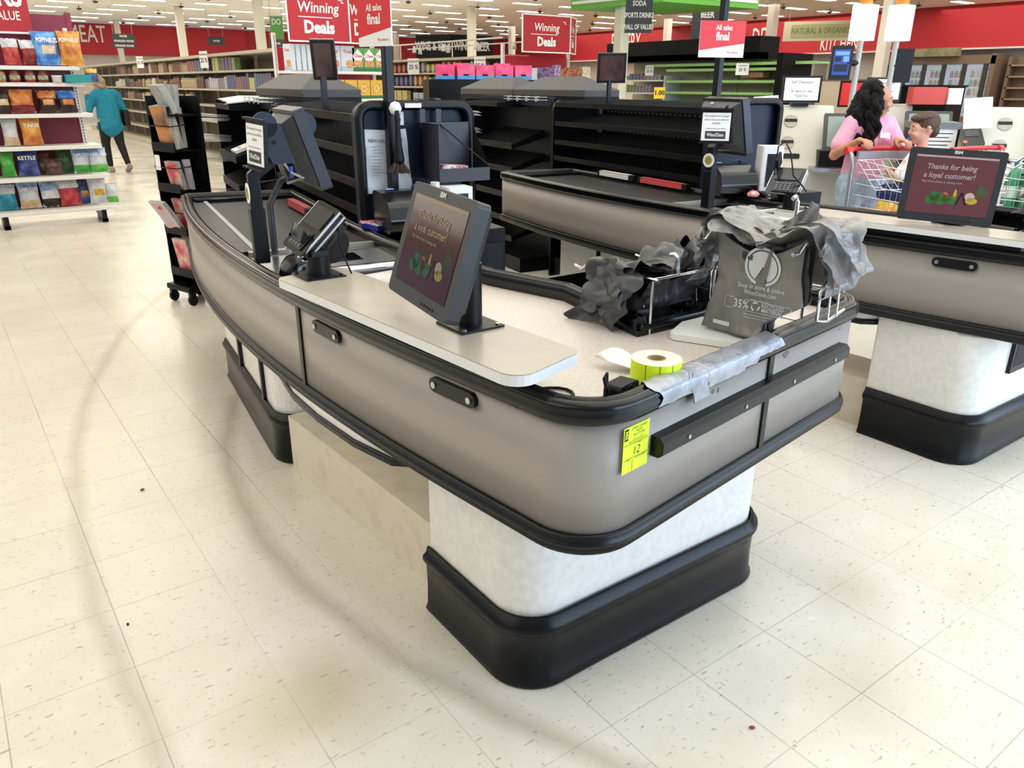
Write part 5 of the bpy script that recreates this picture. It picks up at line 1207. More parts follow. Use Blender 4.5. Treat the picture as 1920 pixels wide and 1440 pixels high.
for k, (x, w_, h_, c, c2, nm) in enumerate(((8.62, .16, .20, (170, 190, 196), (220, 220, 214), 'pale blue packet leftmost on the far end cap shelf'), (8.80, .20, .21, (60, 40, 100), (150, 120, 150), 'purple carton on the far end cap shelf'), (9.0, .20, .22, (70, 44, 110), (160, 130, 160), 'second purple carton on the far end cap shelf'), (9.18, .15, .26, (190, 170, 200), (100, 70, 140), 'tall lilac packet on the far end cap shelf'),
      (9.34, .16, .22, (120, 40, 40), (190, 130, 90), 'maroon pouch left of its twins, far end cap'), (9.50, .16, .22, (120, 40, 40), (190, 130, 90), 'maroon pouch in the middle, far end cap'), (9.66, .16, .22, (110, 34, 40), (190, 130, 90), 'maroon pouch rightmost, far end cap'), (9.90, .20, .24, (222, 214, 200), (190, 160, 120), 'white carton beside the maroon pouches, far end cap'))):
    if x > 9.45: x -= .0
    tag(MB().box((x - .42, 11.05, 1.586 + h_ / 2), (w_, .08, h_)).build('carton', mat('far carton %d' % k, s(*c), .5, col2=s(*c2), nscale=26)), nm, 'carton')
# ---- pink boxes on a dark bin
r = thing('display_bin', 'black display bin carrying the pink boxes', 'display bin', (4.57, 7.31, 0), R(-20)); MB().box((0, 0, .775), (1.4, .42, 1.55)).build('bin', RACK, r)
PK = mat('hot pink carton', s(228, 54, 112), .4, col2=s(238, 90, 140), nscale=10); PB = mat('sky blue carton foot', s(88, 150, 214), .4)
for k, (dx, nm) in enumerate(((-.44, 'open pink and blue box leftmost above the charcoal hood'), (-.22, 'pink and blue box second from the left above the hood'), (.0, 'pink and blue box in the middle above the hood'), (.23, 'pink and blue box fourth along above the hood'), (.44, 'pink and blue box at the right end beside the red end cap'))):
    M = Matrix.Translation((4.57, 7.31, 1.552)) @ Matrix.Diagonal((1.08, 1.08, 1.08, 1)) @ RZ(R(-20)) @ T(dx, -.05, 0) @ RZ(R((-8, 3, 0, -6, 4)[k]))
    b = MB().box((0, 0, .02), (.20, .14, .04), 1, M).box((0, 0, .095), (.20, .14, .11), 0, M).box((0, -.0705, .045), (.06, .002, .02), 2, M)
    b.box((0, .075, .165), (.19, .004, .05), 0 if k % 2 else 1, M @ RX(R(-12 if k % 2 else -30)) @ T(0, 0, 0))
    tag(b.build('pink_box', [PK, PB, INK]), nm, 'box')
# ---- dark shelving bay with green shelf edges
GRE = mat('pale green shelf edge', s(150, 196, 122), .4); BONE = mat('bone back board', s(176, 168, 146), .7)
r = thing('dark_shelving', 'tall black shelving bay with pale green shelf edges behind the far lane pole', 'shelving', (12.0, 8.3, 0))
MB().box((.62, 2.3, 1.0), (.05, 4.6, 2.0)).build('back_board', BONE, r)
MB().box((.25, 2.75, 2.18), (.60, 4.2, .40)).build('canopy', RACK, r); MB().box((.1, 2.75, 2.03), (.30, 4.2, .14)).build('canopy', RACK, r)
MB().box((.1, -.06, 1.03), (.9, .12, 2.06)).build('end_panel', RACK, r)
for z in (1.90, 1.80, 1.58, 1.36, 1.1): MB().box((.32, 1.55, z), (.55, 3.0 if z < 1.85 else 4.2, .03)).box((.04, 1.55, z), (.02, 3.0 if z < 1.85 else 4.2, .05)).build('shelf', GRE, r)
for z in (1.60, 1.34, 1.08): MB().box((.32, 3.75, z), (.55, 1.2, .03)).build('shelf', SHW, r)
MB().box((.30, 3.10, 1.40), (.5, .04, .60)).build('divider_panel', mat('frosted divider', s(186, 192, 190), .3), r)
for y in (.8, 1.6, 2.4): MB().box((.585, y, 1.2), (.03, .05, 1.5)).build('slotted_upright', BONE, r)
row(12.08, 11.55, 12.65, 1.615, 'box', 'box', .11, .06, .13, 'small packet on the white shelf right of the far screen', 'packets beside the far screen', 'packet', 'packet', 11, .9)
row(12.08, 11.55, 12.65, 1.355, 'jar', 'box', .10, .12, .17, 'small bottle on the lower white shelf right of the far screen', 'bottles beside the far screen', 'bottle', 'bottle', 12, .95)
flag('white clearance 25 percent flag on the dark shelving, left of the lane pole', upright((11.93, 11.75, 1.80), (-.75, -.66)), .18, .20, L25(.20))
flag('white clearance 25 percent flag on the dark shelving, right of the lane pole', upright((11.9, 9.25, 1.80), (-.75, -.66)), .24, .21, L25(.21))
b = MB().box((0, 0, 0), (.20, .20, .006), 0, upright((10.2, 9.75, 1.37), (-.75, -.66))); b.text('1.00', .11, upright((10.2, 9.75, 1.37), (-.75, -.66)) @ T(0, 0, .004), 1, bold=.03)
tag(b.build('price_card', [mat('yellow price card', s(240, 206, 40), .5), INK]), 'yellow 1.00 price card behind the far wire rack', 'price card')
MB_ = MB().cyl((10.2, 9.78, .64), .012, 1.28, n=8).build('card_stand', BLACKMET); tag(MB_, 'thin black stand holding the yellow price card', 'stand')
MB_ = tag(MB().box((12.25, 9.2, 1.70), (.2, .5, .09)).build('snack_packets', mat('peach packets', s(206, 130, 96), .6, col2=s(120, 130, 120), nscale=20)), 'row of small peach packets under the right clearance flag', 'packets')
# ---- hanging signs
GREEN = mat('green canopy', s(72, 168, 32), .5); GREEN2 = mat('leaf green canopy', s(104, 178, 70), .5)
r = thing('hanging_canopy', 'big green square canopy sign hanging from the ceiling at top', 'canopy sign', (11.2, 10.8, 2.9))
q = [(-1.08, -1.06), (1.40, -1.23), (.93, .90), (-1.27, 1.27)]
b = MB(); vs = [(x, y, 0) for x, y in q] + [(x, y, .72) for x, y in q]
b.add(vs, [(3, 2, 1, 0), (4, 5, 6, 7)], 0); b.add(vs, [(i, (i + 1) % 4, 4 + (i + 1) % 4, 4 + i) for i in range(4)], 1)
b.build('canopy_box', [GREEN, GREEN2], r)
for i in range(4):
    a, c = Vector((*q[i], .12)), Vector((*q[(i + 1) % 4], .12)); m = (a + c) / 2; t = (c - a).normalized()
    MB().box((0, 0, 0), ((c - a).length * .96, .014, .05), M=frame(m + Vector((t.y, -t.x, 0)) * .006, t, (0, 0, 1))).build('white_stripe', SWT, r)
for x, y in ((.8, 0), (-.8, 0)): MB().cyl((x, y, .9), .008, .4, n=6).build('cable', GREYMET, r)
SIGB = mat('dark slate sign', s(38, 42, 46), .5); SIGL = mat('sign print', s(214, 214, 208), .6)
def hang(label, p, face, w_, h_, lines, m=None, name='hanging_sign', pm=None, zc=4.0, sz=None):
    r = thing(name, label, 'hanging sign', p); M = upright((0, 0, 0), face); b = MB().box((0, 0, 0), (w_, h_, .03), 0, M); n = len(lines)
    for i, st in enumerate(lines):
        if st: b.text(st, sz or h_ * .62 / max(n, 2), M @ T(0, h_ * (.5 - (i + .5) / n), .016), 1, bold=.02, xs=min(.75, w_ / (len(st) * .5 * (sz or h_ * .62 / max(n, 2)))))
    b.build('board', [m or SIGB, pm or SIGL], r)
    for sx in (-1, 1): MB().tube([M @ Vector((sx * w_ * .42, h_ / 2, 0)), M @ Vector((sx * w_ * .42, zc - p[2], 0))], .006, n=5).build('wire', GREYMET, r)
    return r
hang('dark aisle sign lettered SPORTS DRINKS beside the near white column', (9.3, 9.5, 2.62), (-.62, -.78), .46, .55, ('SODA', 'SPORTS DRINKS', 'WALL OF VALUES'))
hang('dark slate aisle sign with three lines left of the far columns', (5.3, 30.84, 2.87), (-.15, -1), .72, .46, ('WATER', 'SPARKLING WATER', 'DRINKING WATER'))
hang('small dark aisle sign reading WATER above the long aisle', (8.59, 31.15, 2.99), (-.2, -1), .60, .30, ('WATER',))
hang('dark aisle sign half hidden behind the red end cap', (10.82, 30.83, 2.96), (-.3, -1), .6, .3, ('WATER',))
hang('dark sign with red edge just behind the All sales final card', (15.13, 13.04, 2.80), (-.72, -.7), .72, .98, ('BEER', '', ''), sz=.2)
hang('green hanging sign reading DO left of the first red end cap', (7.73, 22.47, 2.99), (-.45, -.9), .36, .60, ('DO', ''), m=mat('green sign', s(84, 140, 66), .5), sz=.22)
r = thing('department_sign', 'black WINE & BEER box sign over the far shelving', 'department sign', (18.6, 30.57, 3.10))
for sx in (-1, 1): MB().tube([(sx * .8, .5, .4), (sx * .8, .5, .9)], .008, n=5).build('cable', GREYMET, r)
for st, a0, L in (('WINE & BEER', (-.85, -.52), 1.75), ('WINE & BEER', (-.12, -1), 2.1)):
    f = Vector((*a0, 0)).normalized(); t = Vector((0, 0, 1)).cross(f); off = t * (L / 2) if a0[0] > -.5 else -t * (L / 2)
    M = upright(off, a0); b = MB().box((0, 0, -.05), (L, .95, .1), 0, M); b.text(st, .52, M @ T(0, .0, .002), 1, bold=.02, xs=.58); b.build('board', [RACK, SIGL], r)
# roof rail with little spot lamps over the snack aisle
r = thing('spot_rail', 'white rail of small spot lamps above the snack shelving', 'lamp rail', (8.2, 14.0, 2.335))
MB().tube([(0, -2.0, 0), (.0, 2.6, 0)], .018, n=6).tube([(.5, -2.0, -.06), (.5, 2.6, -.06)], .014, n=6).build('rail', SHW, r)
for k in range(7): MB().lathe([(0, .08), (.025, .08), (.05, -.06), (.0, -.06)], (.0 if k % 2 else .5, -1.7 + .62 * k, -.12), n=10).build('spot_lamp', SHW, r)
for y in (-1.9, .2, 2.5): MB().cyl((.25, y, -.14), .015, .28, n=6).build('rail_post', SHW, r)
# ---- far right: fascia, coolers, counter fronts
COOLF = mat('cooler taupe frame', s(120, 102, 84), .5)
r = thing('upright_cooler', 'taupe upright cooler with lit glass doors full of bottles', 'cooler', (26.6, 13.3, 0))
y0, y1 = -1.95, 1.30
MB().box((.3, (y0 + y1) / 2, .30), (.9, y1 - y0 + .5, .60)).box((.3, (y0 + y1) / 2, 2.32), (.9, y1 - y0 + .5, .24)).box((.70, (y0 + y1) / 2, 1.3), (.1, y1 - y0 + .5, 2.4)).box((.3, y0 - .18, 1.3), (.9, .15, 2.4)).box((.3, y1 + .18, 1.3), (.9, .15, 2.4)).build('cabinet', COOLF, r)
GLOW = mat('lit cooler interior', s(170, 190, 206), .5, emit=s(170, 196, 216), estr=.55)
MB().box((.62, (y0 + y1) / 2, 1.4), (.03, y1 - y0, 1.6)).build('lit_back', GLOW, r)
nd = 5
for k in range(nd):
    yc = y0 + (k + .5) * (y1 - y0) / nd; d = MB().box((-.16, yc - (y1 - y0) / nd / 2, 1.4), (.05, .14, 1.62)).build('door', mat('dark door frame', s(52, 48, 46), .4), r)
    MB().box((-.15, yc, 1.4), (.008, (y1 - y0) / nd - .14, 1.6)).build('glass', mat('cooler glass', (.9, .95, 1), .03, alpha=.12), d)
for j in range(6): MB().box((.25, (y0 + y1) / 2, .70 + .27 * j), (.55, y1 - y0, .02)).build('shelf', SHW, r)
rnd = random.Random(9); n = 0
for j in range(5):
    for k in range(nd):
        yc = y0 + (k + .5) * (y1 - y0) / nd
        for q in range(3):
            o = bpy.data.objects.new('drink_bottle', stock('jar', 'box', rnd.randrange(8))); COL.objects.link(o); o.location = (26.6 + .05, 13.3 + yc - .14 + .14 * q, .714 + .27 * j); o.scale = (.12, .12, .21)
            tag(o, 'drink bottle behind the lit glass doors of the taupe cooler', 'bottle', 'bottles in the upright cooler')
tag(MB().box((26.3, 13.0, 2.565), (.3, 1.6, .25)).build('menu_board', mat('olive menu board', s(150, 146, 110), .6, col2=s(120, 118, 84), nscale=5)), 'long olive menu board above the taupe cooler', 'sign')
r = thing('bread_shelving', 'beige slatted shelving right of the taupe cooler', 'shelving', (26.9, 9.95, 0))
MB().box((.35, 0, 1.2), (.1, 1.9, 2.4)).box((.15, .9, 1.2), (.4, .1, 2.4)).build('frame', COOLF, r)
for j in range(6): MB().box((.15, 0, .5 + .33 * j), (.4, 1.8, .05)).build('shelf', mat('beige slat', s(150, 130, 104), .6), r)
# deli counters, mid grey masses
for nm, lab, x, y, sx, sy, h_, m in (('deli_counter', 'dark deli counter below the KITCHEN lettering', 24.3, 18.2, 1.0, 3.2, 1.15, RACK), ('service_cabinet', 'pale grey service cabinet under the KITCHEN lettering', 26.3, 18.4, .8, 2.6, 2.3, mat('grey service cabinet', s(150, 146, 136), .5)), ('checkout_kiosk', 'black and red lottery kiosk behind the woman with curly hair', 16.2, 7.7, .7, 1.0, 1.5, RACK), ('display_table', 'dark table stacked with baked goods before the cooler', 19.6, 9.9, 1.0, 1.6, 1.22, mat('dark table', s(44, 38, 36), .5)), ('kitchen_counter', 'white lit serving counter under the KITCHEN lettering', 25.4, 15.4, .8, 1.8, 1.7, mat('cream counter', s(214, 204, 184), .5))):
    r = thing(nm, lab, nm.split('_')[-1], (x, y, 0)); MB().box((0, 0, h_ / 2), (sx, sy, h_)).build('body', m, r, bevel=.01); MB().box((0, 0, h_ + .02), (sx + .06, sy + .06, .04)).build('top', COOLF if m is not RACK else BLACKMET, r)
for k in range(5): tag(MB().rbox((19.5, 9.4 + .26 * k, 1.262 + .08), (.24, .22, .16), .03).build('bread_pack', mat('bread wrapper %d' % (k % 2), s(170, 120 + 20 * (k % 2), 90), .5)), 'wrapped loaf on the dark table before the cooler', 'bread', 'loaves on the dark table')
tag(MB().box((19.2, 9.0, 1.33), (.2, .5, .14)).build('red_banner', SREDP), 'red shelf banner right of the striped column foot', 'banner')
r = thing('garden_banner', 'olive and cream produce banner under the red fascia', 'banner', (24.6, 15.9, 3.28)); M = upright((0, 0, 0), (-.86, -.5))
b = MB().box((0, 0, 0), (2.9, .62, .03), 0, M).box((-.25, 0, .02), (1.9, .42, .01), 1, M); b.text('NATURAL & ORGANIC', .26, M @ T(-.25, 0, .028), 2, bold=.02, xs=.7)
for k in range(7): b.cyl((1.05 + .16 * (k % 3) - .12, -.2 + .13 * (k // 2), .022), .07, .01, 3 + k % 2, M, n=10)
b.build('board', [mat('cream banner', s(196, 188, 156), .6), mat('olive panel', s(158, 160, 112), .6), mat('olive print', s(110, 116, 66), .6), mat('leaf spots', s(64, 100, 44), .6), mat('brown spots', s(120, 84, 56), .6)], r)
for sx in (-1.3, 1.3): MB().tube([M @ Vector((sx, .3, 0)), M @ Vector((sx, .95, 0))], .006, n=5).build('wire', GREYMET, r)
# security dome
r = thing('camera_dome', 'small dark security dome on the ceiling near the right', 'camera', (18.6, 8.6, 4.0)); MB().cyl((0, 0, -.05), .09, .10, n=16).build('mount', SHW, r); MB().lathe([(.085, 0), (.075, -.05), (.04, -.085), (0, -.095)], (0, 0, -.10), n=16).build('dome', GLOSSB, r)
print('STOCK', NSTOCK)
# ================================================================== people
def sph(b, c, r, M=None, n=10, m=8, mi=0):
    if not isinstance(r, (tuple, list)): r = (r, r, r)
    vs = [(c[0], c[1], c[2] - r[2])]
    for j in range(1, m):
        t = -math.pi / 2 + math.pi * j / m
        for i in range(n): a = 2 * math.pi * i / n; vs.append((c[0] + r[0] * math.cos(t) * math.cos(a), c[1] + r[1] * math.cos(t) * math.sin(a), c[2] + r[2] * math.sin(t)))
    vs.append((c[0], c[1], c[2] + r[2])); L = len(vs) - 1
    fs = [(0, 1 + (i + 1) % n, 1 + i) for i in range(n)] + [(1 + (j - 1) * n + i, 1 + (j - 1) * n + (i + 1) % n, 1 + j * n + (i + 1) % n, 1 + j * n + i) for j in range(1, m - 1) for i in range(n)] + [(1 + (m - 2) * n + i, 1 + (m - 2) * n + (i + 1) % n, L) for i in range(n)]
    return b.add(vs, fs, mi, M, True)
def limb(b, pts, rs, M=None):
    for p, r in zip(pts, rs): sph(b, p, r, M, 10, 8)
    return b.tube(pts, list(rs), M=M, n=10) if M is None else b.tube([M @ Vector(p) for p in pts], list(rs), n=10)
def melt(o, vox=.007, sm=4):
    m = o.modifiers.new('merge', 'REMESH'); m.mode = 'VOXEL'; m.voxel_size = vox; m.use_smooth_shade = True
    k = o.modifiers.new('soften', 'SMOOTH'); k.factor = .5; k.iterations = sm
    return o
def head(b, M, k=1.0, child=False):
    """head centred at the origin facing -y, 0.22 tall times k"""
    S = M @ Matrix.Diagonal((k, k, k, 1))
    sph(b, (0, .018, .022), (.074, .092, .088), S, 16, 12); sph(b, (0, -.020, -.048), (.056, .066, .058), S, 14, 10)
    sph(b, (0, -.060, -.090), (.026, .024, .020), S); sph(b, (0, -.050, .012), (.060, .040, .050), S, 14, 10)
    limb(b, [(0, -.086, .012), (0, -.100, -.018)], (.010, .014), S); sph(b, (.012, -.092, -.022), .009, S); sph(b, (-.012, -.092, -.022), .009, S)
    for sx in (-1, 1):
        sph(b, (sx * .038, -.072, -.030), (.024, .022, .022), S); limb(b, [(sx * .014, -.084, .030), (sx * .048, -.074, .032)], (.009, .008), S)
        limb(b, [(sx * .076, .012, .016), (sx * .082, .020, .004), (sx * .077, .010, -.020)], (.010, .011, .008), S)
    limb(b, [(-.020, -.083, -.054), (0, -.089, -.052), (.020, -.083, -.054)], (.006, .008, .006), S); limb(b, [(-.016, -.082, -.064), (0, -.087, -.066), (.016, -.082, -.064)], (.006, .008, .006), S)
def hand(b, M, side=1, curl=.9, k=1.0):
    """hand leaving the wrist along +x, palm facing -z, thumb on the +y*side edge; fingers curl down"""
    S = M @ Matrix.Diagonal((k, k, k, 1))
    sph(b, (.045, 0, 0), (.046, .040, .015), S, 10, 8); sph(b, (.01, 0, 0), (.028, .026, .018), S)
    for i, (y, L, a) in enumerate(((.030, .070, .0), (.010, .078, .0), (-.010, .072, .0), (-.029, .056, -.05))):
        p = Vector((.085, y * side, .0)); pts = [tuple(p)]; ang = 0
        for seg, f in ((.42, .55), (.32, 1.0), (.26, .8)):
            ang += curl * f; p = p + Vector((math.cos(ang), a * side, -math.sin(ang))) * L * seg; pts.append(tuple(p))
        limb(b, pts, (.0095, .009, .0082, .0075), S)
    limb(b, [(.02, .026 * side, -.004), (.045, .050 * side, -.016), (.066, .054 * side, -.034), (.078, .046 * side, -.046)], (.013, .012, .0105, .009), S)
SKIN = mat('warm skin', s(190, 136, 108), .6, col2=s(200, 146, 120), nscale=14, spec=.2)
SKIN2 = mat('fair skin', s(204, 152, 128), .6, col2=s(210, 162, 140), nscale=14, spec=.2)
HAIRB = mat('black curly hair', s(9, 7, 7), .6, col2=s(20, 14, 13), nscale=60, bump=.6, spec=.15)
HAIRN = mat('brown hair', s(62, 42, 32), .6, col2=s(88, 62, 46), nscale=70, bump=.5)
HAIRG = mat('ash blond hair', s(178, 158, 122), .6, col2=s(140, 120, 90), nscale=60, bump=.5)
EYEW = mat('eye white', s(232, 228, 222), .3); EYED = mat('dark iris', s(40, 26, 20), .2); LIP = mat('lip colour', s(176, 96, 92), .45)
def eyes(parent, M, k=1.0):
    for sx in (-1, 1):
        S = M @ Matrix.Diagonal((k, k, k, 1)); b = MB(); sph(b, (sx * .031, -.0795, .013), (.0115, .008, .006), S, 12, 10, 0); sph(b, (sx * .031, -.0852, .013), (.0052, .0034, .0052), S, 10, 8, 1); b.build('eye', [EYEW, EYED], parent)
        b = MB(); limb(b, [(sx * .015, -.088, .034), (sx * .034, -.0865, .038), (sx * .050, -.078, .033)], (.0022, .0028, .0018), S); b.build('eyebrow', HAIRB, parent)
    b = MB(); limb(b, [S @ Vector((-.018, -.087, -.059)), S @ Vector((0, -.0935, -.058)), S @ Vector((.018, -.087, -.059))], (.005, .007, .005)); b.build('lips', LIP, parent)

# ---- woman in the pink T-shirt pushing the trolley
CARTP = (4.55, 2.06); CARTR = R(-25)
def cartW(x, y, z): v = Matrix.Translation((CARTP[0], CARTP[1], 0)) @ RZ(CARTR) @ Vector((x, y, z)); return v
wl = cartW(.10, .38, 0); wrz = CARTR + R(6)
r = thing('person', 'woman with long curly black hair, pink T-shirt and denim shorts pushing the trolley', 'person', tuple(wl), wrz)
Wi = (Matrix.Translation(wl) @ RZ(wrz)).inverted()
HM = Matrix.Translation((.01, -.04, 1.40)) @ RZ(R(58)) @ RX(R(11))
b = MB(); head(b, HM, 1.0)
limb(b, [(0, .0, 1.21), (.0, -.012, 1.30), (.006, -.028, 1.36)], (.065, .050, .05))
limb(b, [(0, 0, .80), (0, 0, .90), (0, .0, 1.02), (0, .0, 1.14)], (.145, .130, .118, .128)); limb(b, [(-.10, 0, 1.20), (.10, 0, 1.20)], (.082, .082))
hl = Wi @ cartW(-.15, .035, 1.105); hr = Wi @ cartW(.16, .02, 1.105)
for sx, hd, el in ((-1, hl, (-.285, .0, 1.00)), (1, hr, (.255, -.10, 1.0))):
    sh = Vector((sx * .165, 0, 1.225)); el = Vector(el); wr = Vector(hd) + Vector((-.01 * sx, .075, .02))
    limb(b, [tuple(sh), tuple(sh.lerp(el, .5)), tuple(el), tuple(el.lerp(wr, .35)), tuple(wr)], (.055, .046, .039, .038, .024))
    d = (Vector(hd) - wr).normalized(); fm = frame(wr, d, Vector((0, 0, 1))); hand(b, fm, -sx, .85)
for sx in (-1, 1):
    limb(b, [(sx * .085, 0, .78), (sx * .088, -.01, .62), (sx * .085, -.012, .44), (sx * .085, .008, .30), (sx * .085, .012, .10)], (.105, .082, .052, .050, .032)); limb(b, [(sx * .085, .03, .045), (sx * .09, -.08, .03), (sx * .092, -.14, .026)], (.034, .034, .026))
bd = melt(b.build('body', SKIN, r), .008, 3); eyes(r, HM)
b = MB(); limb(b, [(0, 0, .86), (0, 0, .95), (0, .0, 1.06), (0, -.004, 1.15)], (.158, .148, .138, .142)); limb(b, [(-.11, 0, 1.205), (.11, 0, 1.205)], (.090, .090)); sph(b, (-.055, -.085, 1.10), .07); sph(b, (.055, -.085, 1.10), .07)
for sx, el in ((-1, Vector((-.285, .0, 1.00))), (1, Vector((.255, -.10, 1.0)))):
    sh = Vector((sx * .165, 0, 1.225)); limb(b, [tuple(sh), tuple(sh.lerp(el, .35)), tuple(sh.lerp(el, .66))], (.068, .068, .070))
o = melt(b.build('t_shirt', mat('pink cotton', s(226, 160, 186), 1.0, col2=s(234, 174, 198), nscale=9, bump=.35, spec=.05), r), .009, 3); o['label'] = 'pale pink short-sleeved T-shirt'
b = MB(); b.text('LOVE', .05, frame((.02, -.163, 1.10), (1, 0, 0), (0, -1, .1)), 0, bold=.02); b.box((.02, -.158, 1.15), (.09, .004, .035), 1); b.build('shirt_print', [mat('print magenta', s(190, 60, 110), .6), WHITE], o)
b = MB(); limb(b, [(0, 0, .80), (0, 0, .88)], (.155, .150))
for sx in (-1, 1): limb(b, [(sx * .085, 0, .78), (sx * .090, -.005, .66)], (.114, .106))
o = melt(b.build('shorts', mat('light denim', s(150, 168, 190), .85, col2=s(182, 194, 208), nscale=16, bump=.3), r), .009, 2); o['label'] = 'light blue frayed denim shorts'
rnd = random.Random(2); b = MB()
HC = Vector((.012, -.01, 1.42)); fdir = Vector((math.sin(R(58)), -math.cos(R(58)), 0))
sph(b, tuple(HC + Vector((0, 0, .042)) - fdir * .040), (.090, .090, .088), None, 14, 10)
for i in range(150):
    a = rnd.uniform(0, 2 * math.pi); d = Vector((math.cos(a), math.sin(a), 0))
    if d.dot(fdir) > .06: continue
    fr = d.dot(fdir) > -.1
    p0 = HC + d * .07 + Vector((0, 0, rnd.uniform(.02, .09))); L = rnd.uniform(.30, .48) * (1.0 if not fr else .95); w_ = rnd.uniform(.10, .20); ph = rnd.uniform(0, 6)
    pts = []
    for k in range(10):
        t = k / 9; rad = .075 + w_ * .62 * math.sin(min(1, t * 1.3) * math.pi * .5) * (1 - .25 * t)
        q = HC + d * rad + Vector((0, 0, p0.z - HC.z - L * t ** 1.1)); side = Vector((-d.y, d.x, 0)); q += side * .022 * math.sin(7.5 * t * 2 + ph) + d * .018 * math.cos(8 * t * 2 + ph)
        pts.append(tuple(q))
    b.tube(pts, [.013 + .016 * math.sin(math.pi * min(1, .15 + .8 * k / 9)) for k in range(10)], n=6)
o = b.build('hair', HAIRB, r); o['label'] = 'long curly black hair to the chest'
for sx in (-1, 1):
    b = MB(); limb(b, [(sx * .085, .04, .035), (sx * .09, -.07, .035), (sx * .092, -.15, .03)], (.042, .042, .034)); melt(b.build('shoe', mat('white trainers', s(220, 220, 220), .6), r), .008, 2)

# ---- shopping trolley
def wires(b, P00, P10, P01, P11, nu, nv, rr=.0022):
    """wire net over the quad P00-P10 (u) / P01-P11 (v)"""
    P = [Vector(p) for p in (P00, P10, P01, P11)]; at = lambda u_, v_: P[0] * (1 - u_) * (1 - v_) + P[1] * u_ * (1 - v_) + P[2] * (1 - u_) * v_ + P[3] * u_ * v_
    for i in range(nu + 1): b.tube([tuple(at(i / nu, 0)), tuple(at(i / nu, 1))], rr, n=5)
    for j in range(nv + 1): b.tube([tuple(at(0, j / nv)), tuple(at(1, j / nv))], rr * 1.6, n=5)
REDP = mat('red trolley plastic', s(206, 40, 44), .35); GREYP = mat('grey trolley frame', s(158, 162, 166), .35, .6)
def trolley(label, p, rz):
    r = thing('shopping_trolley', label, 'trolley', (p[0], p[1], 0), rz)
    hw, z1, z0 = .25, 1.00, .60
    b = MB(); wires(b, (-hw, -.05, z1), (-hw * .8, -.95, z1 - .05), (-hw, -.05, z0), (-hw * .8, -.95, z0 + .05), 16, 5); b.build('basket_side', CHROME, r)
    b = MB(); wires(b, (hw, -.05, z1), (hw * .8, -.95, z1 - .05), (hw, -.05, z0), (hw * .8, -.95, z0 + .05), 16, 5); b.build('basket_side', CHROME, r)
    b = MB(); wires(b, (-hw * .8, -.95, z1 - .05), (hw * .8, -.95, z1 - .05), (-hw * .8, -.95, z0 + .05), (hw * .8, -.95, z0 + .05), 9, 4); b.build('basket_front', CHROME, r)
    b = MB(); wires(b, (-hw, -.05, z0), (hw, -.05, z0), (-hw * .8, -.95, z0 + .05), (hw * .8, -.95, z0 + .05), 10, 12); b.build('basket_floor', CHROME, r)
    b = MB(); wires(b, (-hw, -.05, z1), (hw, -.05, z1), (-hw, -.30, z0 + .22), (hw, -.30, z0 + .22), 8, 3); b.build('child_seat', CHROME, r)
    for sx in (-1, 1):
        MB().tube([(sx * .27, .04, 1.06), (sx * .27, .0, 1.03), (sx * .265, -.02, .96), (sx * .26, -.02, .56), (sx * .25, -.05, .30), (sx * .24, -.10, .16), (sx * .2, -.85, .20)], .016, n=10).build('frame_tube', GREYP, r)
        for y in (-.12, -.84): MB().cyl((sx * .21, y, .06), .058, .03, axis='x', n=18).box((sx * .21, y, .13), (.035, .04, .08)).build('caster', BLACKMATT, r)
    MB().tube([(-.29, .03, 1.065), (-.2, .055, 1.07), (0, .07, 1.07), (.2, .055, 1.07), (.29, .03, 1.065)], .017, n=12).cyl((-.275, .035, 1.06), .027, .05, axis='x', n=14).cyl((.275, .035, 1.06), .027, .05, axis='x', n=14).build('handle_bar', REDP, r)
    MB().box((0, .0, 1.03), (.44, .03, .05)).build('handle_panel', mat('clear grey panel', s(150, 156, 166), .3, alpha=.7), r)
    MB().box((0, -.5, .22), (.40, .80, .012)).build('lower_tray', GREYP, r)
    return r
trolley('chrome shopping trolley with red handle pushed by the woman in pink', CARTP, CARTR)
for k, (x, y, c, nm) in enumerate(((-.10, -.25, (220, 200, 60), 'yellow and red snack packet in the woman\'s trolley'), (.05, -.45, (60, 130, 60), 'green packet beside the yellow one in the trolley'), (.10, -.70, (200, 80, 60), 'orange packet at the front of the woman\'s trolley'))):
    o = MB().rbox((0, 0, .05), (.16, .12, .09), .03).build('packet', mat('packet %d' % k, s(*c), .4, col2=s(230, 120, 60), nscale=30)); tag(o, nm, 'packet'); o.location = cartW(x, y, .62); o.rotation_euler = (0, R(20), R(40 * k))
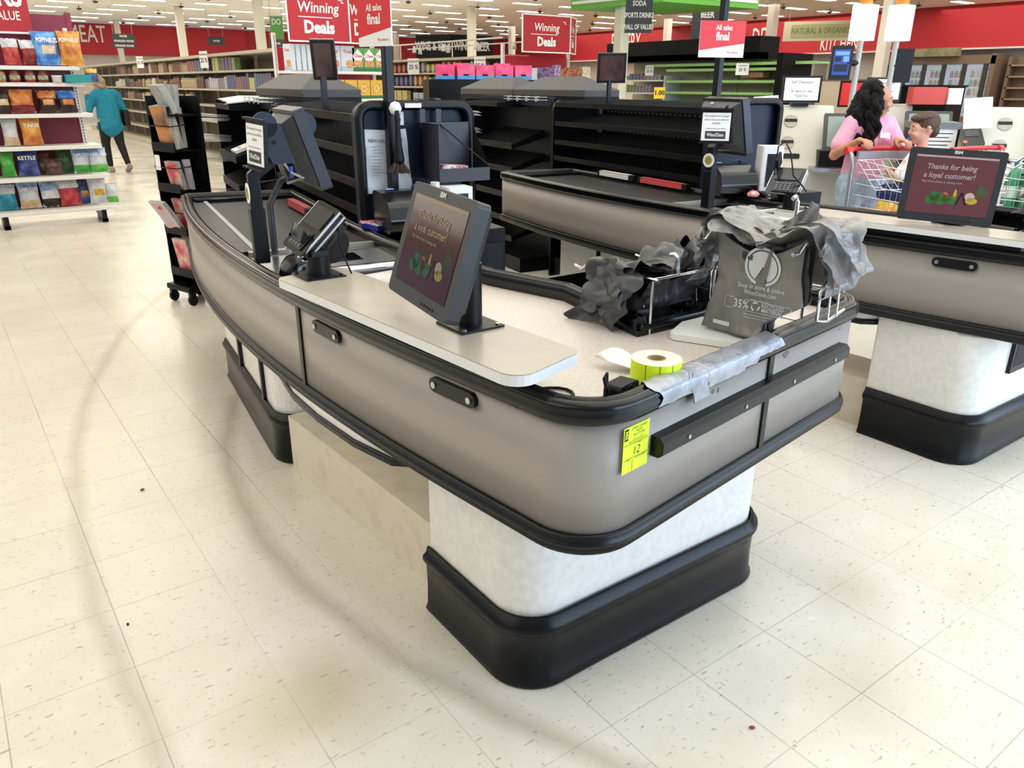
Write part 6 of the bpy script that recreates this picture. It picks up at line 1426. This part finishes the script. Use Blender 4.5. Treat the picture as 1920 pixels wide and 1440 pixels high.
# ---- small boy in the trolley seat
bp = cartW(.13, -.20, 0); brz = CARTR + R(205)
r = thing('person', 'small boy in red and white shirt sitting in the trolley seat, pacifier in mouth', 'person', tuple(bp), brz)
Bi = (Matrix.Translation(bp) @ RZ(brz)).inverted(); zb = .80
HB = Matrix.Translation((0, -.01, zb + .42)) @ RZ(R(46)) @ RX(R(10))
b = MB(); head(b, HB, .90)
limb(b, [(0, .01, zb + .24), (0, .005, zb + .31), (0, .0, zb + .36)], (.045, .036, .038))
limb(b, [(0, .02, zb), (0, .015, zb + .10), (0, .01, zb + .20)], (.095, .090, .085)); limb(b, [(-.06, .01, zb + .235), (.06, .01, zb + .235)], (.05, .05))
for sx in (-1, 1):
    sh = Vector((sx * .10, .01, zb + .225)); el = Vector((sx * .15, -.05, zb + .09)); wr = Vector((sx * .10, -.16, zb + .13))
    limb(b, [tuple(sh), tuple(el), tuple(wr)], (.036, .030, .022)); hand(b, frame(wr, Vector((-.1 * sx, -1, -.05)), (0, 0, 1)), sx, .9, .62)
    limb(b, [(sx * .06, 0, zb - .02), (sx * .075, -.16, zb - .03), (sx * .075, -.18, zb - .16), (sx * .075, -.17, zb - .26)], (.065, .052, .04, .028)); limb(b, [(sx * .075, -.17, zb - .28), (sx * .075, -.24, zb - .30)], (.026, .022))
melt(b.build('body', SKIN2, r), .007, 3); eyes(r, HB, .9)
JERS = mat('red shirt', s(196, 34, 44), .75)
b = MB(); limb(b, [(0, .02, zb + .0), (0, .015, zb + .10), (0, .01, zb + .20)], (.108, .104, .098)); limb(b, [(-.065, .01, zb + .235), (.065, .01, zb + .235)], (.060, .060)); o = melt(b.build('shirt', JERS, r), .008, 3); o['label'] = 'red shirt with white sleeves'
for sx in (-1, 1):
    b = MB(); sh = Vector((sx * .10, .01, zb + .225)); el = Vector((sx * .15, -.05, zb + .09)); limb(b, [tuple(sh), tuple(sh.lerp(el, .8))], (.050, .046)); melt(b.build('sleeve', mat('white sleeve', s(228, 222, 220), .75, col2=s(200, 90, 90), nscale=10, nmix=(.6, .7)), o), .008, 2)
b = MB(); limb(b, [(0, .01, zb - .01), (0, .01, zb + .04)], (.104, .10))
for sx in (-1, 1): limb(b, [(sx * .06, 0, zb - .02), (sx * .075, -.16, zb - .03)], (.076, .066))
melt(b.build('shorts', mat('navy shorts', s(34, 50, 104), .8), r), .008, 2)
b = MB(); S = HB @ Matrix.Diagonal((.9, .9, .9, 1)); sph(b, (0, .028, .040), (.084, .096, .086), S, 16, 12); sph(b, (0, -.035, .085), (.066, .055, .030), S, 14, 8); sph(b, (0, .07, -.02), (.066, .046, .06), S, 14, 8)
for i in range(46): a = rnd.uniform(-.9, .9); c_ = rnd.uniform(-.5, 1); b.tube([S @ Vector((a * .07, c_ * .07, .11 - .03 * abs(a))), S @ Vector((a * .078 + .012, c_ * .08 - .04, .118 - .045 * abs(a) - .03 * max(0, -c_)))], [.011, .003], n=5)
b.build('hair', HAIRN, r)
pm = Matrix.Translation(bp) @ RZ(brz) @ HB; q = pm @ Vector((0, -.084, -.054))
r = thing('pacifier', 'small blue pacifier in the mouth of the boy', 'pacifier', tuple(q), brz + R(46)); MB().cyl((0, -.004, 0), .015, .006, axis='y', n=14).build('shield', mat('blue pacifier', s(40, 120, 170), .4), r); MB().tube([(-.008, -.008, 0), (-.008, -.018, 0), (.008, -.018, 0), (.008, -.008, 0)], .003, n=6).build('ring', mat('blue pacifier', s(40, 120, 170), .4), r)
# ---- older woman walking away
ow = (1.62, 14.70, 0); orz = R(180 + 14)
r = thing('person', 'older woman with ash blond bun, teal jumper and black leggings walking up the aisle', 'person', ow, orz)
HO = Matrix.Translation((.05, -.06, 1.465)) @ RZ(R(18)) @ RX(R(14))
b = MB(); head(b, HO, 1.0); limb(b, [(0, .02, 1.30), (.015, -.01, 1.37), (.035, -.035, 1.42)], (.07, .055, .055))
limb(b, [(0, .02, .90), (0, .02, 1.05), (0, .02, 1.20), (0, .02, 1.27)], (.165, .155, .15, .13)); limb(b, [(-.14, .02, 1.29), (.14, .02, 1.29)], (.085, .085))
for sx, el, wr in ((1, (.27, -.08, 1.06), (.21, -.20, 1.32)), (-1, (-.27, .04, 1.02), (-.24, -.14, .88))):
    sh = Vector((sx * .19, .02, 1.29)); limb(b, [tuple(sh), tuple(sh.lerp(Vector(el), .5)), el, wr], (.06, .055, .045, .028)); hand(b, frame(wr, Vector((-.2 * sx, -.6, .5 if sx > 0 else -.6)), (0, .3, 1)), sx, .7)
limb(b, [(.09, .02, .86), (.10, -.06, .50), (.10, -.02, .10)], (.11, .065, .038)); limb(b, [(.10, .0, .05), (.10, -.14, .035)], (.04, .032))
limb(b, [(-.09, .02, .86), (-.10, .06, .50), (-.10, .24, .14)], (.11, .065, .038)); limb(b, [(-.10, .27, .11), (-.10, .18, .035)], (.04, .032))
melt(b.build('body', SKIN2, r), .010, 3); eyes(r, HO)
TEALK = mat('teal knit', s(18, 120, 146), .85, col2=s(26, 136, 162), nscale=30, bump=.3)
b = MB(); limb(b, [(0, .02, .80), (0, .02, .95), (0, .02, 1.10), (0, .02, 1.24)], (.205, .19, .18, .165)); [sph(b, (x_, y_, .76), (.075, .075, .05)) for x_ in (-.13, 0, .13) for y_ in (-.08, .12)]; limb(b, [(-.14, .02, 1.30), (.14, .02, 1.30)], (.098, .098)); limb(b, [(0, .02, 1.30), (-.01, .0, 1.37)], (.085, .07))
for sx, el, wr in ((1, (.27, -.08, 1.06), (.21, -.20, 1.32)), (-1, (-.27, .04, 1.02), (-.24, -.14, .88))):
    sh = Vector((sx * .19, .02, 1.29)); limb(b, [tuple(sh), el, tuple(Vector(el).lerp(Vector(wr), .8))], (.075, .062, .050))
o = melt(b.build('jumper', TEALK, r), .011, 3); o['label'] = 'long teal jumper'
b = MB(); sph(b, (0, .02, .82), (.17, .15, .10)); limb(b, [(.09, .02, .82), (.10, -.06, .50), (.10, -.02, .13)], (.118, .074, .048)); limb(b, [(-.09, .02, .82), (-.10, .06, .50), (-.10, .23, .16)], (.118, .074, .048)); melt(b.build('leggings', mat('black leggings', s(14, 13, 14), .8), r), .010, 3)
for nm, P in (('shoe', [(.10, .03, .04), (.10, -.10, .035), (.10, -.16, .03)]), ('shoe', [(-.10, .29, .10), (-.10, .22, .05), (-.10, .16, .03)])):
    b = MB(); limb(b, P, (.048, .046, .036)); melt(b.build(nm, mat('grey pink trainers', s(150, 130, 126), .7), r), .009, 2)
b = MB(); sph(b, (0, .03, .03), (.092, .108, .098), HO, 16, 12); sph(b, (0, .075, -.03), (.075, .05, .07), HO, 12, 8); sph(b, (-.03, .02, .14), (.034, .034, .032), HO, 12, 8)
for i in range(60): a = rnd.uniform(0, 6.28); e_ = rnd.uniform(-.6, 1.2); p0 = Vector((.09 * math.cos(a) * math.cos(e_), .03 + .105 * math.sin(a) * math.cos(e_), .03 + .096 * math.sin(e_))); b.tube([HO @ p0, HO @ (p0 * 1.06 + Vector((.012, 0, -.014)))], [.014, .004], n=5) if p0.y > -.03 else None
b.build('hair', HAIRG, r)
b = MB().rbox((-.25, .06, .92), (.10, .24, .26), .04).tube([(-.24, .02, 1.05), (-.18, .05, 1.30), (-.10, .0, 1.385), (-.12, -.10, 1.30), (-.22, .0, 1.05)], .010, n=6)
o = b.build('shoulder_bag', mat('black leather', s(18, 16, 18), .5)); o.location = ow; o.rotation_euler = (0, 0, orz); tag(o, 'black shoulder bag at the side of the woman in teal', 'bag')
# ================================================================== self checkouts and the rest at the right
KIOSK = mat('kiosk putty plastic', s(206, 202, 190), .4); KSCR = mat('kiosk screen', s(128, 142, 134), .15, emit=s(130, 146, 138), estr=.3)
SIGNB = mat('lit white screen', s(236, 236, 234), .4, emit=s(238, 238, 236), estr=.45); PRINT = mat('screen print', s(70, 70, 74), .6)
CUBE = mat('glowing lamp cube', (1, 1, 1), .5, emit=(1.0, .95, .84), estr=1.2)
def kiosk(label, x, y, rz, h_=1.34, screen_up=True, paper=True):
    r = thing('self_checkout', label, 'self checkout', (x, y, 0), rz)
    MB().rbox((0, 0, .42), (.95, .55, .84), .03).build('cabinet', KIOSK, r)
    b = MB(); prof = [(-.27, .84), (-.23, .90), (.0, h_), (.24, h_), (.26, .84)]
    M = Matrix(((0, 0, 1, 0), (1, 0, 0, 0), (0, 1, 0, 0), (0, 0, 0, 1))); b.prism([(p[0], p[1]) for p in prof], -.40, .10, M=M); b.build('tower', KIOSK, r, bevel=.02)
    sl = lambda x, t, o=.0: Vector((x, -.23 + .23 * t, .90 + (h_ - .90) * t)) + Vector((0, -(h_ - .90), .23)).normalized() * o
    nrm = Vector((0, -(h_ - .90), .23)).normalized()
    for x_, t in ((-.24, .72), (-.26, .34)):
        Md = frame(sl(x_, t, .002), (1, 0, 0), nrm); d = MB().cyl((0, 0, 0), .055, .012, 0, Md, n=22).box((0, .004, .007), (.10, .026, .004), 1, Md); d.build('coin_slot', [mat('kiosk beige disc', s(172, 166, 152), .4), INK], r)
    MB().rbox((0, 0, 0), (.13, .04, .01), .01, M=frame(sl(-.22, .10, .004), (1, 0, 0), nrm)).build('note_slot', BLACKMATT, r)
    Md = frame((.20, -.26, 1.14), (1, .0, 0), (0, -.92, .38)); MB().rbox((0, 0, -.015), (.40, .32, .03), .01, M=Md).build('screen_casing', mat('kiosk screen casing', s(64, 64, 66), .4), r)
    MB().box((0, .008, .001), (.34, .25, .003), M=Md).text('O', .08, Md @ T(.05, 0, .002), 1, bold=.01).build('touch_screen', [KSCR, mat('screen ring', s(190, 200, 192), .4)], r)
    MB().box((.20, -.20, .93), (.44, .26, .14)).build('scanner_housing', BLACKMATT, r); MB().box((.20, -.30, .86), (.56, .34, .03)).build('scale_plate', STEEL, r)
    MB().cyl((.38, -.33, .92), .012, .05, n=10).build('red_light', mat('glowing red light', s(255, 30, 80), .4, emit=(1, .05, .2), estr=6), r)
    Md = frame((-.48, -.30, 1.12), (1, .2, 0), (0, -.6, .8)); t = MB().rbox((0, 0, -.02), (.15, .19, .045), .015, M=Md).build('card_reader', GLOSSB, r)
    MB().box((0, .045, .004), (.10, .07, .004), M=Md).build('reader_screen', TSCR, t); MB().cyl((-.06, -.05, .004), .016, .006, M=Md, n=12).build('reader_light', mat('coral light', s(236, 110, 90), .4), t)
    MB().box((-.48, -.22, .98), (.06, .06, .30)).build('reader_post', KIOSK, r)
    if paper: MB().box((0, 0, 0), (.20, .25, .003), M=frame((-.46, -.16, 1.30), (1, .2, 0), (0, -.8, .35))).build('notice', WHITE, r)
    MB().tube([(-.38, -.28, 1.0), (-.42, -.34, 1.06), (-.36, -.36, 1.02), (-.33, -.30, .88)], .006, n=6).build('cable', BLACKMATT, r)
    if screen_up:
        Md = frame((-.18, -.02, h_ + .13), (1, 0, 0), (0, -1, .05)); b = MB().box((0, 0, -.015), (.31, .21, .03), 0, Md).box((0, 0, .001), (.275, .175, .003), 1, Md)
        for st, y_, z_ in (('Self Checkout', .055, .036), ('20 items or Less', -.015, .030), ('Thank You', -.052, .030)): b.text(st, z_, Md @ T(0, y_, .003), 2, bold=.01, xs=.85)
        b.box((-.18, .02, h_ + .01), (.14, .10, .025), 0); o = b.build('sign_screen', [SCRF, SIGNB, PRINT], r); o['label'] = 'screen reading Self Checkout 20 items or Less Thank You'
    return r
K1 = kiosk('putty self checkout with red light left of the woman with curly hair', 5.08, 2.98, R(-47))
K2 = kiosk('putty self checkout half hidden behind the woman with curly hair', 6.42, 3.02, R(-47), paper=False)
K3 = kiosk('self checkout with tall white notice at the far right edge', 6.15, 1.72, R(-58), screen_up=False)
def white_bin(label, x, y, z, rz, st):
    r = thing('notice_bin', label, 'bin', (x, y, 0), rz); MB().box((0, 0, z / 2), (.34, .34, z)).build('post_box', BLACKMATT, r); MB().box((0, .0, z + .01), (.36, .38, .05)).build('lid', mat('grey bin lid', s(112, 114, 116), .5), r)
    M = frame((0, -.175, z - .13), (1, 0, 0), (0, -1, 0)); b = MB().box((0, 0, 0), (.30, .24, .004), 0, M); b.box((0, -.085, .003), (.20, .05, .001), 1, M)
    for i in range(4): b.box((0, .08 - .03 * i, .003), (.24 - .05 * (i % 2), .008, .001), 1, M)
    b.text('Winn/Dixie', .036, M @ T(0, -.085, .004), 0, bold=.015, xs=.75); b.build('notice', [WHITE, PRINT], r); return r
white_bin('grey topped bin with white notice at the left of the first self checkout', 4.50, 3.52, 1.12, R(-45), '')
white_bin('grey topped bin with white notice left of the right-hand self checkout', 5.72, 2.34, 1.19, R(-50), '')
# lamp poles with glowing cubes and portrait displays
def lamp_pole(label, p, rz, disp_face, dz):
    r = thing('lane_light', label, 'lane light', (p[0], p[1], 0), rz)
    MB().cyl((0, 0, .93), .024, 1.86, n=14).build('pole', mat('pale grey pole', s(176, 176, 172), .4), r)
    MB().rbox((0, 0, 1.99), (.165, .165, .27), .03).build('lamp_cube', CUBE, r, bevel=.012)
    MB().cyl((0, 0, 2.175), .05, .08, n=16).build('orange_band', mat('orange lamp band', s(226, 120, 30), .4), r); MB().cyl((0, 0, 2.245), .05, .06, n=16).build('green_band', mat('green lamp band', s(30, 110, 70), .4), r); MB().cyl((0, 0, 2.30), .05, .05, n=16).build('red_band', mat('red lamp band', s(170, 40, 40), .4), r)
    M = frame((disp_face[2], disp_face[3], dz), (disp_face[1], -disp_face[0], 0) if False else (-disp_face[1], disp_face[0], 0), (disp_face[0], disp_face[1], 0)); b = MB().rbox((0, 0, -.02), (.17, .27, .04), .008, M=M); b.build('display_casing', SCRF, r)
    b = MB().box((0, .005, .001), (.13, .20, .003), 0, M)
    for i, (x_, y_, w_, h_) in enumerate(((0, .075, .11, .03), (-.03, .03, .05, .04), (.035, .03, .045, .045), (0, -.04, .11, .06))): b.box((x_, y_, .003), (w_, h_, .001), 1 + i % 2, M)
    b.build('display', [mat('blue display', s(40, 60, 130), .3, emit=s(60, 90, 190), estr=.5), mat('pale display', s(90, 130, 210), .3, emit=s(120, 160, 230), estr=.6), mat('deep display', s(34, 40, 60), .3)], r)
    MB().tube([(0, 0, dz), (disp_face[2] * .7, disp_face[3] * .7, dz)], .025, n=10).build('bracket', BLACKMET, r); return r
lamp_pole('lane light with glowing cube and blue portrait display, left of its twin', (5.50, 2.97), 0, (-.75, -.66, -.13, .07), 1.68)
lamp_pole('lane light with glowing cube, right of its twin, display turned away', (5.76, 2.80), 0, (.80, .60, .06, -.04), 1.66)
# red-and-white striped carton and yellow-red poster behind
r = thing('popcorn_stand', 'red and white striped paper stand behind the far card terminal', 'stand', (3.80, 2.70, 0), R(-50)); b = MB()
for k in range(8): b.add([((-.5 + k / 8) * .26, -.12, 0), ((-.5 + (k + 1) / 8) * .26, -.12, 0), ((-.5 + (k + 1) / 8) * .36, -.15, 1.03), ((-.5 + k / 8) * .36, -.15, 1.03)], [(0, 1, 2, 3)], k % 2)
b.add([(-.13, -.12, 0), (.13, -.12, 0), (.18, -.15, 1.03), (-.18, -.15, 1.03), (-.13, .12, 0), (.13, .12, 0), (.18, .15, 1.03), (-.18, .15, 1.03)], [(5, 4, 7, 6), (1, 5, 6, 2), (4, 0, 3, 7), (3, 2, 6, 7)], 0); b.build('striped_box', [SWT, SIGNR], r)
r = thing('poster_frame', 'black framed red and yellow poster above the head of the woman with curly hair', 'poster', (7.0, 3.78, 0), R(-50)); MB().box((0, .02, .70), (.05, .05, 1.40)).build('stand', BLACKMET, r)
M = frame((0, -.02, 1.42), (1, 0, 0), (0, -1, 0)); MB().box((0, 0, -.005), (.46, .26, .012), 0, M).box((-.04, 0, .002), (.34, .22, .002), 1, M).box((.17, 0, .002), (.08, .22, .002), 2, M).build('poster', [BLACKMATT, SIGNR, mat('poster yellow', s(238, 200, 40), .5)], r)
tag(MB().box((0, 0, .0), (.28, .20, .15), M=Matrix.Translation((6.50, 2.84, 1.34 + .078)) @ RZ(R(-47))).build('basket_stack', mat('coral basket', s(206, 74, 66), .5)), 'red basket stack right of the curly haired woman', 'basket')
tag(MB().box((0, 0, .0), (.12, .05, .14), M=Matrix.Translation((6.66, 2.66, 1.34 + .074)) @ RZ(R(-47))).build('card', WHITE), 'white card standing right of the red baskets', 'card')
# second trolley with green bottles, and the black bags on the end of the far counter
trolley('second trolley full of green bottles at the right edge', (5.18, 1.68), R(-8))
GB2 = mat('green bottle plastic', s(46, 150, 100), .15, trans=.35, col2=s(80, 180, 130), nscale=8); CAPB = mat('teal cap', s(30, 110, 150), .4); LABW = mat('pale bottle label', s(196, 220, 200), .5)
t2 = lambda x, y, z: Matrix.Translation((5.18, 1.68, 0)) @ RZ(R(-8)) @ Vector((x, y, z))
proto = None
for i in range(4):
    for j in range(3):
        p = t2(-.150 + .100 * i, -.36 - .125 * j, .665)
        for lv in (0,):
            if proto is None:
                proto = thing('soda_bottle', 'green bottle with teal cap standing in the second trolley', 'bottle', p, 0, 'green bottles in the second trolley')
                MB().lathe([(0, 0), (.046, .0), (.05, .02), (.048, .09), (.05, .10), (.05, .20), (.044, .25), (.02, .30), (.014, .31), (.014, .335)], n=16).build('bottle', GB2, proto); MB().cyl((0, 0, .345), .016, .022, n=14).build('cap', CAPB, proto); MB().lathe([(.0508, .11), (.0508, .19)], n=16).build('paper_label', LABW, proto)
                KIDS[proto.name] = list(proto.children)
            else: dup(proto, p)
tag(MB().rbox((0, 0, .0), (.22, .16, .20), .03, M=Matrix.Translation(t2(.10, -.86, .80)) @ RZ(R(-30))).build('red_bag', mat('red shopping sack', s(196, 36, 46), .5)), 'red sack beside the green bottles at the right edge', 'bag')
MR3 = rackM(C2W(.50, .30, .893), (-.98, -.19, 0), (-.19, .98, 0))
bag_rack('chrome bag rack on the end of the far counter, right of its red screen', MR3, True)
carrier_bags('dark carrier bags hanging on the rack of the far counter end', MR3 @ T(0, .0, .004), .24, dark=True, w0=.28, printed=False)
MR4 = rackM(C2W(.86, .42, .893), (-.98, -.19, 0), (-.19, .98, 0))
bag_rack('second chrome bag rack at the right edge of the far counter', MR4, True)
carrier_bags('grey carrier bags on the rack at the right edge', MR4 @ T(0, .0, .004), .26, dark=True, w0=.30, printed=False)
tag(MB().tube([C2W(-.05 + .06 * math.sin(t), .38 + .05 * math.cos(t), .875) for t in [i * math.pi / 8 for i in range(-3, 12)]], .005, n=8).build('cable_loop', WHITE), 'white cable loop behind the bright red screen foot', 'cable')

ped = [o for o in bpy.data.objects if o.parent == C2 and o.name.startswith('pedestal')][0]
o = MB().box((.21, .203, .45), (.20, .02, .15)).box((.21, .195, .455), (.16, .006, .11), 1).build('cable_opening', [BLACKMET, INK], ped); o['label'] = 'dark framed opening in the white pedestal'

for nm, x, y, rr, c in (('rust-brown crumb on the tiles in front of the near pedestal', .277, -.212, .008, (140, 70, 44)), ('black speck on the pale tiles left of the checkout', -.893, 1.115, .006, (20, 20, 20)), ('grey scuffed crumb on the tiles further left of the checkout', -.676, 1.951, .009, (110, 104, 96))):
    b = MB(); sph(b, (0, 0, 0), (rr, rr * .6, rr * .5)); o = b.build('crumb', mat('crumb %d' % c[0], s(*c), .8)); o.location = (x, y, rr * .5); o.rotation_euler = (0, 0, x * 9); tag(o, nm, 'crumb')
